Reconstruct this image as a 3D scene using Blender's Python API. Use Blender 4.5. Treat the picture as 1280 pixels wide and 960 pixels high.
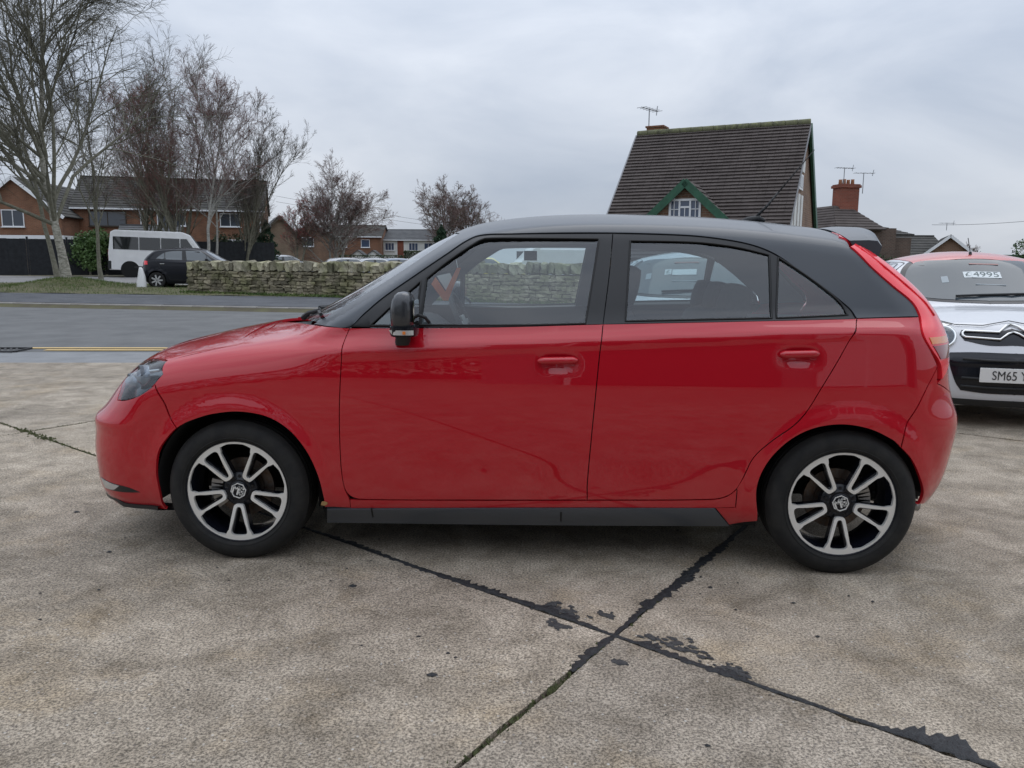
import bpy, bmesh, math, random
import numpy as np
from mathutils import Vector, Matrix
from mathutils.geometry import delaunay_2d_cdt
R = math.radians; PI = math.pi
for o in list(bpy.data.objects): bpy.data.objects.remove(o)
scene = bpy.context.scene; COL = scene.collection
# ---------------------------------------------------------------- camera
CAM = np.array([0.07232, -4.06221, 1.27151]); YAW, PITCH, ROLL, FPX = -0.051327, 0.150508, 0.006213, 1000.000000
def cam_axes():
    cy, sy, cp, sp = math.cos(YAW), math.sin(YAW), math.cos(PITCH), math.sin(PITCH)
    fw = np.array([sy*cp, cy*cp, -sp]); rt = np.array([cy, -sy, 0.]); up = np.cross(rt, fw)
    cr, sr = math.cos(ROLL), math.sin(ROLL)
    return cr*rt+sr*up, -sr*rt+cr*up, fw
RT, UPV, FW = cam_axes()
cd = bpy.data.cameras.new('camera'); cam = bpy.data.objects.new('camera', cd); COL.objects.link(cam)
cd.sensor_width = 36; cd.lens = FPX/1280*36; cd.clip_start = .05; cd.clip_end = 2000
cam.matrix_world = Matrix(((RT[0], UPV[0], -FW[0], CAM[0]), (RT[1], UPV[1], -FW[1], CAM[1]), (RT[2], UPV[2], -FW[2], CAM[2]), (0, 0, 0, 1)))
scene.camera = cam
# ---------------------------------------------------------------- overcast sky, soft sun, exposure
world = bpy.data.worlds.new('World'); scene.world = world; world.use_nodes = True
wn, wl = world.node_tree.nodes, world.node_tree.links
wn.clear()
wo = wn.new('ShaderNodeOutputWorld'); bg = wn.new('ShaderNodeBackground')
sky = wn.new('ShaderNodeTexSky'); sky.sky_type = 'NISHITA'; sky.sun_disc = False
SUN_EL, SUN_ROT = R(64), R(25)
sky.sun_elevation = SUN_EL; sky.sun_rotation = SUN_ROT
tc = wn.new('ShaderNodeTexCoord'); mp = wn.new('ShaderNodeMapping'); mp.inputs['Scale'].default_value = (1.3, 1.3, 3.2)
nz = wn.new('ShaderNodeTexNoise'); nz.inputs['Scale'].default_value = 2.1; nz.inputs['Detail'].default_value = 6; nz.inputs['Roughness'].default_value = .52
nz.inputs['Distortion'].default_value = .35
cr = wn.new('ShaderNodeValToRGB')
cr.color_ramp.elements[0].position = .32; cr.color_ramp.elements[0].color = (4.1, 4.65, 5.6, 1)
cr.color_ramp.elements[1].position = .66; cr.color_ramp.elements[1].color = (6.35, 6.75, 7.45, 1)
mx = wn.new('ShaderNodeMix'); mx.data_type = 'RGBA'; mx.inputs[0].default_value = .94
wl.new(tc.outputs['Generated'], mp.inputs['Vector']); wl.new(mp.outputs[0], nz.inputs['Vector']); wl.new(nz.outputs['Fac'], cr.inputs[0])
# an overcast sky is brighter overhead than at the horizon
sx = wn.new('ShaderNodeSeparateXYZ'); wl.new(tc.outputs['Generated'], sx.inputs[0]); zm = wn.new('ShaderNodeMath'); zm.operation = 'MAXIMUM'; zm.inputs[1].default_value = 0; wl.new(sx.outputs[2], zm.inputs[0])
zg = wn.new('ShaderNodeMath'); zg.operation = 'MULTIPLY_ADD'; zg.inputs[1].default_value = 1.7; zg.inputs[2].default_value = 1.0; wl.new(zm.outputs[0], zg.inputs[0])
cg = wn.new('ShaderNodeMix'); cg.data_type = 'RGBA'; cg.blend_type = 'MULTIPLY'; cg.inputs[0].default_value = 1; cg.clamp_result = False; wl.new(cr.outputs[0], cg.inputs[6]); wl.new(zg.outputs[0], cg.inputs[7])
wl.new(sky.outputs[0], mx.inputs[6]); wl.new(cg.outputs[2], mx.inputs[7]); wl.new(mx.outputs[2], bg.inputs[0])
bg.inputs[1].default_value = .094; wl.new(bg.outputs[0], wo.inputs[0])
sd = bpy.data.lights.new('sun', 'SUN'); sd.energy = .5; sd.angle = R(45); sd.color = (1, .97, .93)
sun = bpy.data.objects.new('sun', sd); COL.objects.link(sun); sun.location = (0, -20, 30)
sdir = Vector((math.sin(SUN_ROT)*math.cos(SUN_EL), math.cos(SUN_ROT)*math.cos(SUN_EL), math.sin(SUN_EL)))
sun.rotation_euler = sdir.to_track_quat('Z', 'Y').to_euler()
vs = scene.view_settings; vs.view_transform = 'Standard'; vs.look = 'None'; vs.exposure = 0; vs.gamma = 1
scene.render.engine = 'CYCLES'
# ---------------------------------------------------------------- helpers
def tag(o, label=None, cat=None, group=None, kind=None):
    if label: o['label'] = label
    if cat: o['category'] = cat
    if group: o['group'] = group
    if kind: o['kind'] = kind
    return o
def empty(name, loc=(0, 0, 0), rz=0, parent=None):
    o = bpy.data.objects.new(name, None); COL.objects.link(o); o.location = loc; o.rotation_euler = (0, 0, rz); o.parent = parent
    o.empty_display_size = .1
    return o
def copy_tree(o, parent=None):
    c = o.copy(); COL.objects.link(c); c.parent = parent
    for ch in list(o.children): copy_tree(ch, c)
    return c
def mesh_obj(name, V, F, mat, parent=None, smooth=False, normals=None, fm=None):
    me = bpy.data.meshes.new(name)
    me.from_pydata([tuple(map(float, v)) for v in V], [], [tuple(map(int, f)) for f in F])
    mats = mat if isinstance(mat, (list, tuple)) else [mat]
    for m in mats: me.materials.append(m)
    if fm is not None: me.polygons.foreach_set('material_index', np.array(fm, dtype=np.int32))
    if smooth: me.polygons.foreach_set('use_smooth', np.ones(len(me.polygons), dtype=bool))
    me.update()
    if normals is not None: me.normals_split_custom_set_from_vertices([tuple(map(float, n)) for n in normals])
    o = bpy.data.objects.new(name, me); COL.objects.link(o); o.parent = parent
    return o
class MB:
    """collects boxes, bars, tubes and lathes for ONE mesh"""
    def __init__(s): s.V = []; s.F = []; s.M = []
    def add(s, V, F, m=0):
        n = len(s.V); s.V += [tuple(v) for v in V]; s.F += [tuple(i+n for i in f) for f in F]; s.M += [m]*len(F); return s
    def box(s, c, d, rz=0, m=0, rx=0, ry=0):
        M = Matrix.Translation(c) @ Matrix.Rotation(rz, 4, 'Z') @ Matrix.Rotation(ry, 4, 'Y') @ Matrix.Rotation(rx, 4, 'X')
        V = [M @ Vector((sx*d[0]/2, sy*d[1]/2, sz*d[2]/2)) for sz in (-1, 1) for sy in (-1, 1) for sx in (-1, 1)]
        return s.add(V, [(0, 2, 3, 1), (4, 5, 7, 6), (0, 1, 5, 4), (2, 6, 7, 3), (0, 4, 6, 2), (1, 3, 7, 5)], m)
    def tube(s, pts, rad, n=8, m=0, cap=True):
        pts = [Vector(p) for p in pts]; rad = rad if hasattr(rad, '__len__') else [rad]*len(pts)
        V = []; ref = None
        for i, p in enumerate(pts):
            t = (pts[min(i+1, len(pts)-1)]-pts[max(i-1, 0)]).normalized()
            if ref is None or abs(ref.dot(t)) > .95: ref = Vector((0, 0, 1)) if abs(t.z) < .9 else Vector((1, 0, 0))
            a = t.cross(ref).normalized(); b = t.cross(a); ref = a.cross(t)
            V += [p+(a*math.cos(2*PI*j/n)+b*math.sin(2*PI*j/n))*rad[i] for j in range(n)]
        F = [(i*n+j, i*n+(j+1) % n, (i+1)*n+(j+1) % n, (i+1)*n+j) for i in range(len(pts)-1) for j in range(n)]
        if cap: F += [tuple(range(n))[::-1], tuple((len(pts)-1)*n+j for j in range(n))]
        return s.add(V, F, m)
    def lathe(s, prof, n=32, axis='Y', c=(0, 0, 0), m=0, closed=False):
        V = []; k = len(prof)
        for j in range(n):
            a = 2*PI*j/n
            for r, h in prof:
                q = (r*math.cos(a), h, r*math.sin(a)) if axis == 'Y' else (r*math.cos(a), r*math.sin(a), h) if axis == 'Z' else (h, r*math.cos(a), r*math.sin(a))
                V.append((q[0]+c[0], q[1]+c[1], q[2]+c[2]))
        kk = k if closed else k-1
        F = [(j*k+i, j*k+(i+1) % k, ((j+1) % n)*k+(i+1) % k, ((j+1) % n)*k+i) for j in range(n) for i in range(kk)]
        return s.add(V, F, m)
    def prism(s, poly, h0, h1, frame=None, m=0):
        """poly in 2D extruded; frame maps (u, v, w) to a point"""
        fr = frame or (lambda u, v, w: (u, v, w)); n = len(poly)
        V = [fr(u, v, h0) for u, v in poly]+[fr(u, v, h1) for u, v in poly]
        F = [tuple(range(n))[::-1], tuple(range(n, 2*n))]+[(i, (i+1) % n, n+(i+1) % n, n+i) for i in range(n)]
        return s.add(V, F, m)
    def build(s, name, mat, parent=None, smooth=False, bevel=0, auto=None, loc=None):
        o = mesh_obj(name, s.V, s.F, mat, parent, smooth or bool(auto), None, s.M if isinstance(mat, (list, tuple)) else None)
        if loc: o.location = loc
        me = o.data
        bm = bmesh.new(); bm.from_mesh(me); bmesh.ops.recalc_face_normals(bm, faces=bm.faces)
        if bevel: bmesh.ops.bevel(bm, geom=list(bm.edges), offset=bevel, segments=2, affect='EDGES', profile=.6)
        if auto:
            for e in bm.edges:
                if len(e.link_faces) == 2 and e.calc_face_angle(0) > R(auto): e.smooth = False
        bm.to_mesh(me); bm.free()
        if bevel: me.polygons.foreach_set('use_smooth', np.zeros(len(me.polygons), dtype=bool))
        return o
def at(px, py, dist):
    """the point that lies `dist` metres along the viewing axis in direction of a pixel of the photograph"""
    d = FW+(px-640)/FPX*RT+(480-py)/FPX*UPV
    return CAM+d*dist
def onz(px, py, z):
    d = FW+(px-640)/FPX*RT+(480-py)/FPX*UPV
    return CAM+d*((z-CAM[2])/d[2])
# ---------------------------------------------------------------- materials
MAT = {}
def mat(name, col=(.5, .5, .5), rough=.5, metal=0, coat=0, spec=.5, vary=0, vscale=5., bump=0, bscale=60., emit=None, col2=None, trans=0, stretch=None, detail=6, coords='Object', coatrough=.03, rvary=0):
    m = bpy.data.materials.new(name); m.use_nodes = True; MAT[name] = m
    n, l = m.node_tree.nodes, m.node_tree.links; b = n['Principled BSDF']
    b.inputs['Base Color'].default_value = (*col, 1); b.inputs['Roughness'].default_value = rough; b.inputs['Metallic'].default_value = metal
    b.inputs['Specular IOR Level'].default_value = spec
    b.inputs['Coat Weight'].default_value = coat; b.inputs['Coat Roughness'].default_value = coatrough
    if trans: b.inputs['Transmission Weight'].default_value = trans
    if emit: b.inputs['Emission Color'].default_value = (*emit[:3], 1); b.inputs['Emission Strength'].default_value = emit[3]
    if vary or col2 or bump or rvary:
        t = n.new('ShaderNodeTexCoord'); src = t.outputs[coords]
        if stretch:
            q = n.new('ShaderNodeMapping'); q.inputs['Scale'].default_value = stretch; l.new(src, q.inputs[0]); src = q.outputs[0]
    if vary or col2:
        z = n.new('ShaderNodeTexNoise'); z.inputs['Scale'].default_value = vscale; z.inputs['Detail'].default_value = detail; z.inputs['Roughness'].default_value = .62; l.new(src, z.inputs['Vector'])
        c = n.new('ShaderNodeValToRGB'); e = c.color_ramp.elements
        c2 = col2 or tuple(min(1, v*(1+vary)) for v in col); c1 = col if col2 else tuple(v*(1-vary) for v in col)
        e[0].position = .34; e[0].color = (*c1, 1); e[1].position = .68; e[1].color = (*c2, 1)
        l.new(z.outputs['Fac'], c.inputs[0]); l.new(c.outputs[0], b.inputs['Base Color'])
        if rvary:
            mr = n.new('ShaderNodeMapRange'); mr.inputs[1].default_value = .3; mr.inputs[2].default_value = .7
            mr.inputs[3].default_value = rough-rvary; mr.inputs[4].default_value = rough+rvary; l.new(z.outputs['Fac'], mr.inputs[0]); l.new(mr.outputs[0], b.inputs['Roughness'])
    if bump:
        z2 = n.new('ShaderNodeTexNoise'); z2.inputs['Scale'].default_value = bscale; z2.inputs['Detail'].default_value = 4; l.new(src, z2.inputs['Vector'])
        bp = n.new('ShaderNodeBump'); bp.inputs['Strength'].default_value = bump; bp.inputs['Distance'].default_value = .02; l.new(z2.outputs['Fac'], bp.inputs['Height']); l.new(bp.outputs[0], b.inputs['Normal'])
    return m
def glass_mat(name, tint, fac_lo=.05, refl=1.0, rough=.0):
    """thin tinted pane: what lies behind shows through, the sky is mirrored more at grazing angles"""
    m = bpy.data.materials.new(name); m.use_nodes = True; MAT[name] = m
    n, l = m.node_tree.nodes, m.node_tree.links; n.remove(n['Principled BSDF'])
    out = n['Material Output']; tr = n.new('ShaderNodeBsdfTransparent'); gl = n.new('ShaderNodeBsdfGlossy'); mixn = n.new('ShaderNodeMixShader'); fr = n.new('ShaderNodeLayerWeight'); pw = n.new('ShaderNodeMath'); pw.operation = 'POWER'; pw.inputs[1].default_value = 4.2
    tr.inputs[0].default_value = (*tint, 1); gl.inputs['Roughness'].default_value = rough; gl.inputs[0].default_value = (.95, .97, 1, 1); fr.inputs['Blend'].default_value = .5
    ma = n.new('ShaderNodeMath'); ma.operation = 'MULTIPLY_ADD'; ma.inputs[1].default_value = refl; ma.inputs[2].default_value = fac_lo; ma.use_clamp = True
    l.new(fr.outputs['Facing'], pw.inputs[0]); l.new(pw.outputs[0], ma.inputs[0]); l.new(ma.outputs[0], mixn.inputs[0]); l.new(tr.outputs[0], mixn.inputs[1]); l.new(gl.outputs[0], mixn.inputs[2]); l.new(mixn.outputs[0], out.inputs[0])
    return m

# ---------------------------------------------------------------- smooth car-body solid
class Spl:
    """natural cubic spline, linear beyond its ends"""
    def __init__(s, pts):
        a = np.array(pts, float); s.x, s.y = a[:, 0], a[:, 1]; n = len(a)
        h = np.diff(s.x); A = np.eye(n); r = np.zeros(n)
        for i in range(1, n-1):
            A[i, i-1] = h[i-1]; A[i, i] = 2*(h[i-1]+h[i]); A[i, i+1] = h[i]
            r[i] = 6*((s.y[i+1]-s.y[i])/h[i]-(s.y[i]-s.y[i-1])/h[i-1])
        s.m = np.linalg.solve(A, r); s.h = h
        s.d0 = (s.y[1]-s.y[0])/h[0]-h[0]*s.m[1]/6
        s.d1 = (s.y[-1]-s.y[-2])/h[-1]+h[-1]*s.m[-2]/6
    def __call__(s, v):
        v = np.asarray(v, float); c = np.clip(v, s.x[0], s.x[-1])
        i = np.clip(np.searchsorted(s.x, c)-1, 0, len(s.h)-1)
        h = s.h[i]; a = (s.x[i+1]-c)/h; b = (c-s.x[i])/h
        r = a*s.y[i]+b*s.y[i+1]+((a**3-a)*s.m[i]+(b**3-b)*s.m[i+1])*h*h/6
        return r+np.minimum(v-s.x[0], 0)*s.d0+np.maximum(v-s.x[-1], 0)*s.d1
def smax(a, b, k):
    h = np.maximum(k-np.abs(a-b), 0)/k
    return np.maximum(a, b)+h*h*k*.25
def smin(a, b, k): return -smax(-a, -b, k)
def sst(v, a, b):
    t = np.clip((v-a)/(b-a), 0, 1); return t*t*(3-2*t)
class Body:
    """closed body solid: f<0 inside. x runs from the nose (-) to the tail (+)"""
    def __init__(s, **k):
        for n, v in k.items(): setattr(s, n, Spl(v) if isinstance(v, list) else v)
    def f(s, P):
        x, y, z = P[..., 0], np.abs(P[..., 1]), P[..., 2]
        zc = s.crease(x); cs = s.cfade(x)
        u = z-zc
        w = s.side(np.clip(z, .1, 2))
        # upper strip leans in above the shoulder crease
        e = .012
        w = w-s.lean(x)*cs*(.5*(u+np.sqrt(u*u+e*e)))+.006*cs*np.exp(-(u/.03)**2)
        # a shallow scallop low on the doors
        w = w-s.scal*np.exp(-((z-.40-.03*x)/.085)**2)*sst(x, s.wx[0]+.35, s.wx[0]+.8)*(1-sst(x, s.wx[1]-.75, s.wx[1]-.3))
        w = w-s.plan(x)
        for wx in s.wx:      # wheel arch flare
            r = np.sqrt((x-wx)**2+(z-s.wz)**2)
            w = w+s.flare*(1-sst(r, s.wr+.012, s.wr+.085))
        side = y-w
        top = z-(s.hood(x)-s.hcrown*(y/.75)**2)
        fr = (s.nose(z)+s.nbow*(y/.85)**2.5)-x
        re = x-(s.tail(z)-s.tbow*(y/.85)**2.5)
        low = smax(side, top, s.kt)
        low = smax(low, fr, s.kf); low = smax(low, re, s.kr)
        us = y-(s.ubase-s.t1*np.maximum(z-1.03, -.012)-s.t2*np.maximum(z-1.03, 0)**2-s.uplan(x))
        ut = z-(s.roof(x)-s.rcrown*(y/.62)**2)
        uf = (s.screen(z)+s.wbow*(y/.7)**2-x)*.6
        ur = x-(s.tail(z)-s.tbow*(y/.85)**2.5)
        up = smax(us, ut, s.ku); up = smax(up, uf, .05); up = smax(up, ur, s.kr)
        up = np.maximum(up, s.ucut-z)
        return smin(low, up, .025)
    def grad(s, P):
        e = 1e-3; g = np.zeros_like(P)
        for i in range(3):
            d = np.zeros(3); d[i] = e
            g[..., i] = s.f(P+d)-s.f(P-d)
        return g/np.maximum(np.linalg.norm(g, axis=-1, keepdims=True), 1e-9)
    def cast(s, O, D, t0=0., t1=3.):
        a = np.full(len(O), t0); b = np.full(len(O), t1)
        for _ in range(40):
            m = (a+b)/2; ins = s.f(O+D*m[:, None]) < 0
            a = np.where(ins, m, a); b = np.where(ins, b, m)
        return O+D*((a+b)/2)[:, None]
MG = Body(
    crease=[(-2.2, .80), (-1.5, .872), (-.78, .916), (.1, .958), (1.23, 1.011), (1.9, 1.03)],
    cfade=[(-2.0, .0), (-1.6, .0), (-1.3, .25), (-.95, .9), (-.6, 1.), (.3, 1.), (1.2, 1.), (1.9, .9)],
    side=[(.1, .765), (.17, .785), (.23, .822), (.30, .842), (.45, .856), (.60, .864), (.75, .866), (.88, .861), (1.0, .853), (1.15, .840), (1.4, .80)],
    lean=[(-2.2, .70), (-1.0, .72), (0, .76), (.8, .90), (1.3, 1.02), (2.0, 1.0)], scal=.003, wx=(-1.26, 1.26), wz=.315, wr=.335, flare=.014,
    plan=[(-2.1, .085), (-1.8, .040), (-1.4, .014), (-1.0, .004), (-.5, .0), (.2, .0), (.9, .002), (1.3, .012), (1.6, .040), (1.95, .095)],
    hood=[(-2.15, .70), (-1.97, .805), (-1.8, .868), (-1.6, .918), (-1.4, .960), (-1.15, 1.0), (-.97, 1.033), (-.8, 1.095), (-.6, 1.20), (-.2, 1.30), (.5, 1.30), (1.1, 1.24), (1.5, 1.16), (2.0, 1.12)], hcrown=.07,
    nose=[(.10, -1.95), (.18, -2.035), (.25, -2.085), (.35, -2.105), (.46, -2.108), (.55, -2.102), (.585, -2.098), (.605, -2.075), (.64, -2.042), (.68, -2.015), (.75, -1.975), (.85, -1.92), (1.1, -1.72)], nbow=.255,
    tail=[(.10, 1.60), (.2, 1.73), (.30, 1.825), (.40, 1.868), (.50, 1.888), (.58, 1.900), (.64, 1.898), (.70, 1.875), (.80, 1.85), (.95, 1.825), (1.05, 1.785), (1.15, 1.708), (1.25, 1.605), (1.40, 1.455), (1.5, 1.36)], tbow=.23,
    ucut=.93, kt=.13, kf=.16, kr=.15, ubase=.800, t1=.40, t2=.22,
    uplan=[(-1.3, .05), (-.9, .012), (-.5, .0), (.3, .0), (.9, .003), (1.3, .014), (1.7, .058), (1.9, .085)],
    roof=[(-.9, 1.27), (-.42, 1.432), (-.14, 1.484), (.374, 1.507), (.884, 1.488), (1.27, 1.449), (1.6, 1.40), (2., 1.33)], rcrown=.085,
    screen=[(.9, -1.30), (.99, -1.17), (1.1, -.975), (1.2, -.80), (1.3, -.63), (1.4, -.455), (1.55, -.19)], wbow=.23, ku=.055)

TR = {
  'arch_f': [(-1.59, -0.801, 0.209), (-1.597, -0.829, 0.274), (-1.601, -0.842, 0.383), (-1.582, -0.849, 0.479), (-1.525, -0.856, 0.551), (-1.44, -0.863, 0.608), (-1.338, -0.867, 0.641), (-1.217, -0.871, 0.654), (-1.1, -0.873, 0.633), (-1.012, -0.871, 0.577), (-0.945, -0.868, 0.489), (-0.903, -0.861, 0.385), (-0.886, -0.847, 0.288), (-0.89, -0.818, 0.216)],
  'arch_r': [(0.907, -0.845, 0.258), (0.908, -0.861, 0.365), (0.939, -0.868, 0.471), (1.012, -0.873, 0.563), (1.105, -0.874, 0.62), (1.218, -0.871, 0.641), (1.331, -0.865, 0.625), (1.432, -0.855, 0.579), (1.515, -0.843, 0.502), (1.568, -0.824, 0.415), (1.599, -0.797, 0.341), (1.592, -0.783, 0.296)],
  'gap_f': [(-0.769, -0.799, 1.001), (-0.785, -0.819, 0.953), (-0.789, -0.861, 0.891), (-0.797, -0.864, 0.776), (-0.804, -0.864, 0.642), (-0.806, -0.858, 0.506), (-0.804, -0.851, 0.402), (-0.794, -0.844, 0.327), (-0.772, -0.84, 0.295), (-0.732, -0.838, 0.282)],
  'dbot': [(-0.732, -0.838, 0.282), (-0.224, -0.84, 0.29), (0.222, -0.841, 0.3)],
  'gap_m': [(0.222, -0.841, 0.3), (0.221, -0.848, 0.37), (0.23, -0.86, 0.526), (0.247, -0.866, 0.758), (0.26, -0.858, 0.92), (0.273, -0.808, 1.028)],
  'gap_r': [(0.222, -0.841, 0.3), (0.733, -0.843, 0.315), (0.794, -0.844, 0.331), (0.83, -0.848, 0.363), (0.853, -0.851, 0.411), (0.889, -0.857, 0.497), (0.957, -0.864, 0.569), (1.038, -0.867, 0.634), (1.086, -0.862, 0.689), (1.135, -0.86, 0.777), (1.201, -0.852, 0.898), (1.244, -0.846, 0.981), (1.268, -0.833, 1.021), (1.286, -0.785, 1.059)],
  'belt_f': [(-0.769, -0.799, 1.001), (-0.227, -0.811, 1.01), (0.273, -0.808, 1.028)],
  'belt_r': [(0.273, -0.808, 1.028), (0.741, -0.804, 1.042), (1.286, -0.785, 1.059)],
  'frame': [(-0.768, -0.799, 1.004), (-0.711, -0.782, 1.059), (-0.634, -0.748, 1.128), (-0.506, -0.706, 1.22), (-0.377, -0.659, 1.311), (-0.307, -0.614, 1.362), (-0.254, -0.592, 1.387), (-0.109, -0.611, 1.394), (0.317, -0.617, 1.399)],
  'frame_r': [(0.317, -0.617, 1.399), (0.63, -0.621, 1.39), (0.778, -0.631, 1.374), (0.891, -0.645, 1.351), (0.979, -0.664, 1.315), (1.062, -0.693, 1.257), (1.153, -0.723, 1.19), (1.234, -0.75, 1.124), (1.27, -0.764, 1.09), (1.283, -0.785, 1.059)],
  'split': [(0.317, -0.617, 1.399), (0.301, -0.708, 1.236), (0.273, -0.808, 1.028)],
  'g_front': [(-0.474, -0.806, 1.017), (-0.459, -0.722, 1.208), (-0.367, -0.685, 1.284), (-0.25, -0.629, 1.366), (-0.224, -0.62, 1.376), (-0.04, -0.632, 1.377), (0.259, -0.636, 1.375), (0.202, -0.805, 1.031), (-0.064, -0.808, 1.022)],
  'g_quarter': [(-0.684, -0.802, 1.012), (-0.596, -0.771, 1.096), (-0.482, -0.728, 1.195), (-0.494, -0.806, 1.014)],
  'g_rear': [(0.389, -0.639, 1.368), (0.661, -0.64, 1.363), (0.824, -0.65, 1.344), (0.959, -0.666, 1.312), (0.949, -0.793, 1.06), (0.364, -0.8, 1.042)],
  'g_rq': [(0.994, -0.671, 1.302), (1.077, -0.698, 1.247), (1.168, -0.729, 1.178), (1.233, -0.753, 1.118), (1.254, -0.774, 1.074), (0.968, -0.793, 1.06)],
  'hood_line': [(-1.57, -0.75, 0.851), (-1.466, -0.744, 0.876), (-1.334, -0.723, 0.906), (-1.246, -0.629, 0.936), (-1.238, -0.418, 0.965), (-1.282, -0.136, 0.978)],
  'cowl_side': [(-1.282, -0.136, 0.978), (-0.999, -0.583, 0.998), (-0.869, -0.765, 1.003), (-0.769, -0.799, 1.001)],
  'apillar': [(-0.974, -0.617, 1.001), (-0.806, -0.602, 1.099), (-0.599, -0.571, 1.228), (-0.45, -0.505, 1.333), (-0.36, -0.393, 1.4)],
  'headlight': [(-1.797, -0.76, 0.676), (-1.808, -0.702, 0.727), (-1.847, -0.543, 0.772), (-1.823, -0.484, 0.809), (-1.672, -0.652, 0.846), (-1.566, -0.758, 0.849), (-1.562, -0.821, 0.799), (-1.603, -0.836, 0.747), (-1.668, -0.828, 0.707), (-1.734, -0.804, 0.685)],
  'bump_f': [(-1.589, -0.834, 0.76), (-1.55, -0.846, 0.685), (-1.526, -0.847, 0.621), (-1.495, -0.859, 0.579)],
  'sill_top': [(-0.885, -0.832, 0.242), (-0.225, -0.833, 0.257), (0.745, -0.837, 0.28), (0.899, -0.849, 0.28)],
  'clad': [(-0.877, -0.826, 0.233), (-0.225, -0.832, 0.253), (0.746, -0.837, 0.276), (0.817, -0.797, 0.192), (0.112, -0.789, 0.176), (-0.892, -0.781, 0.161)],
  'fog': [(-1.92, -0.715, 0.318), (-1.856, -0.765, 0.311), (-1.76, -0.804, 0.302), (-1.702, -0.809, 0.284), (-1.799, -0.787, 0.279), (-1.899, -0.726, 0.277)],
  'bump_r': [(1.621, -0.779, 0.869), (1.573, -0.814, 0.795), (1.519, -0.836, 0.691), (1.482, -0.849, 0.611), (1.471, -0.85, 0.546)],
  'tail_in': [(1.33, -0.317, 1.414), (1.297, -0.621, 1.344), (1.36, -0.666, 1.272), (1.451, -0.695, 1.185), (1.531, -0.707, 1.118), (1.553, -0.732, 1.065), (1.541, -0.792, 1.008), (1.571, -0.797, 0.948), (1.63, -0.77, 0.874)],
  'tail_out': [(1.364, -0.383, 1.405), (1.39, -0.577, 1.328), (1.455, -0.634, 1.253), (1.541, -0.633, 1.187), (1.654, -0.576, 1.116), (1.689, -0.594, 1.07), (1.68, -0.667, 0.999), (1.661, -0.73, 0.922), (1.646, -0.758, 0.866)],
  'cbase': [(1.286, -0.785, 1.059), (1.415, -0.768, 1.063), (1.553, -0.732, 1.065)],
  'handle_f': [(0.011, -0.861, 0.878), (0.085, -0.861, 0.879), (0.171, -0.86, 0.883)],
  'handle_r': [(0.968, -0.856, 0.915), (1.043, -0.855, 0.916), (1.122, -0.853, 0.92)],
  'mirror': [(-0.609, -0.834, 0.956), (-0.474, -0.807, 1.011), (-0.568, -0.736, 1.164)],
  'sil': [(-1.935, -0.711, 0.451), (-1.965, -0.667, 0.292), (-1.585, -0.843, 0.633), (1.764, -0.677, 0.648), (1.769, -0.672, 0.51), (1.7, -0.695, 0.306)],
}

# ---------------------------------------------------------------- panels laid on a body solid
def m_side(x0=0):
    return (lambda P: np.stack([P[:, 0], P[:, 2]], 1), lambda Q: (np.stack([Q[:, 0], 0*Q[:, 0], Q[:, 1]], 1), np.tile([0., -1., 0.], (len(Q), 1))))
def m_nose(ax, k=.9):
    def fwd(P): return np.stack([np.arctan2(-P[:, 1], ax-P[:, 0])*k, P[:, 2]], 1)
    def inv(Q): a = Q[:, 0]/k; return np.stack([0*a+ax, 0*a, Q[:, 1]], 1), np.stack([-np.cos(a), -np.sin(a), 0*a], 1)
    return fwd, inv
def m_tail(ax, k=.9):
    def fwd(P): return np.stack([np.arctan2(-P[:, 1], P[:, 0]-ax)*k, P[:, 2]], 1)
    def inv(Q): a = Q[:, 0]/k; return np.stack([0*a+ax, 0*a, Q[:, 1]], 1), np.stack([np.cos(a), -np.sin(a), 0*a], 1)
    return fwd, inv
def m_top(z0):
    return (lambda P: P[:, :2].copy(), lambda Q: (np.stack([Q[:, 0], Q[:, 1], 0*Q[:, 0]+z0], 1), np.tile([0., 0., 1.], (len(Q), 1))))
def m_roll(z0=.95, k=.7):
    def fwd(P): return np.stack([P[:, 0], np.arctan2(P[:, 2]-z0, -P[:, 1])*k], 1)
    def inv(Q): a = Q[:, 1]/k; return np.stack([Q[:, 0], 0*a, 0*a+z0], 1), np.stack([0*a, -np.cos(a), np.sin(a)], 1)
    return fwd, inv
def m_front(x0):
    return (lambda P: P[:, 1:].copy(), lambda Q: (np.stack([0*Q[:, 0]+x0, Q[:, 0], Q[:, 1]], 1), np.tile([-1., 0., 0.], (len(Q), 1))))
def m_back(x0):
    return (lambda P: P[:, 1:].copy(), lambda Q: (np.stack([0*Q[:, 0]+x0, Q[:, 0], Q[:, 1]], 1), np.tile([1., 0., 0.], (len(Q), 1))))
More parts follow.
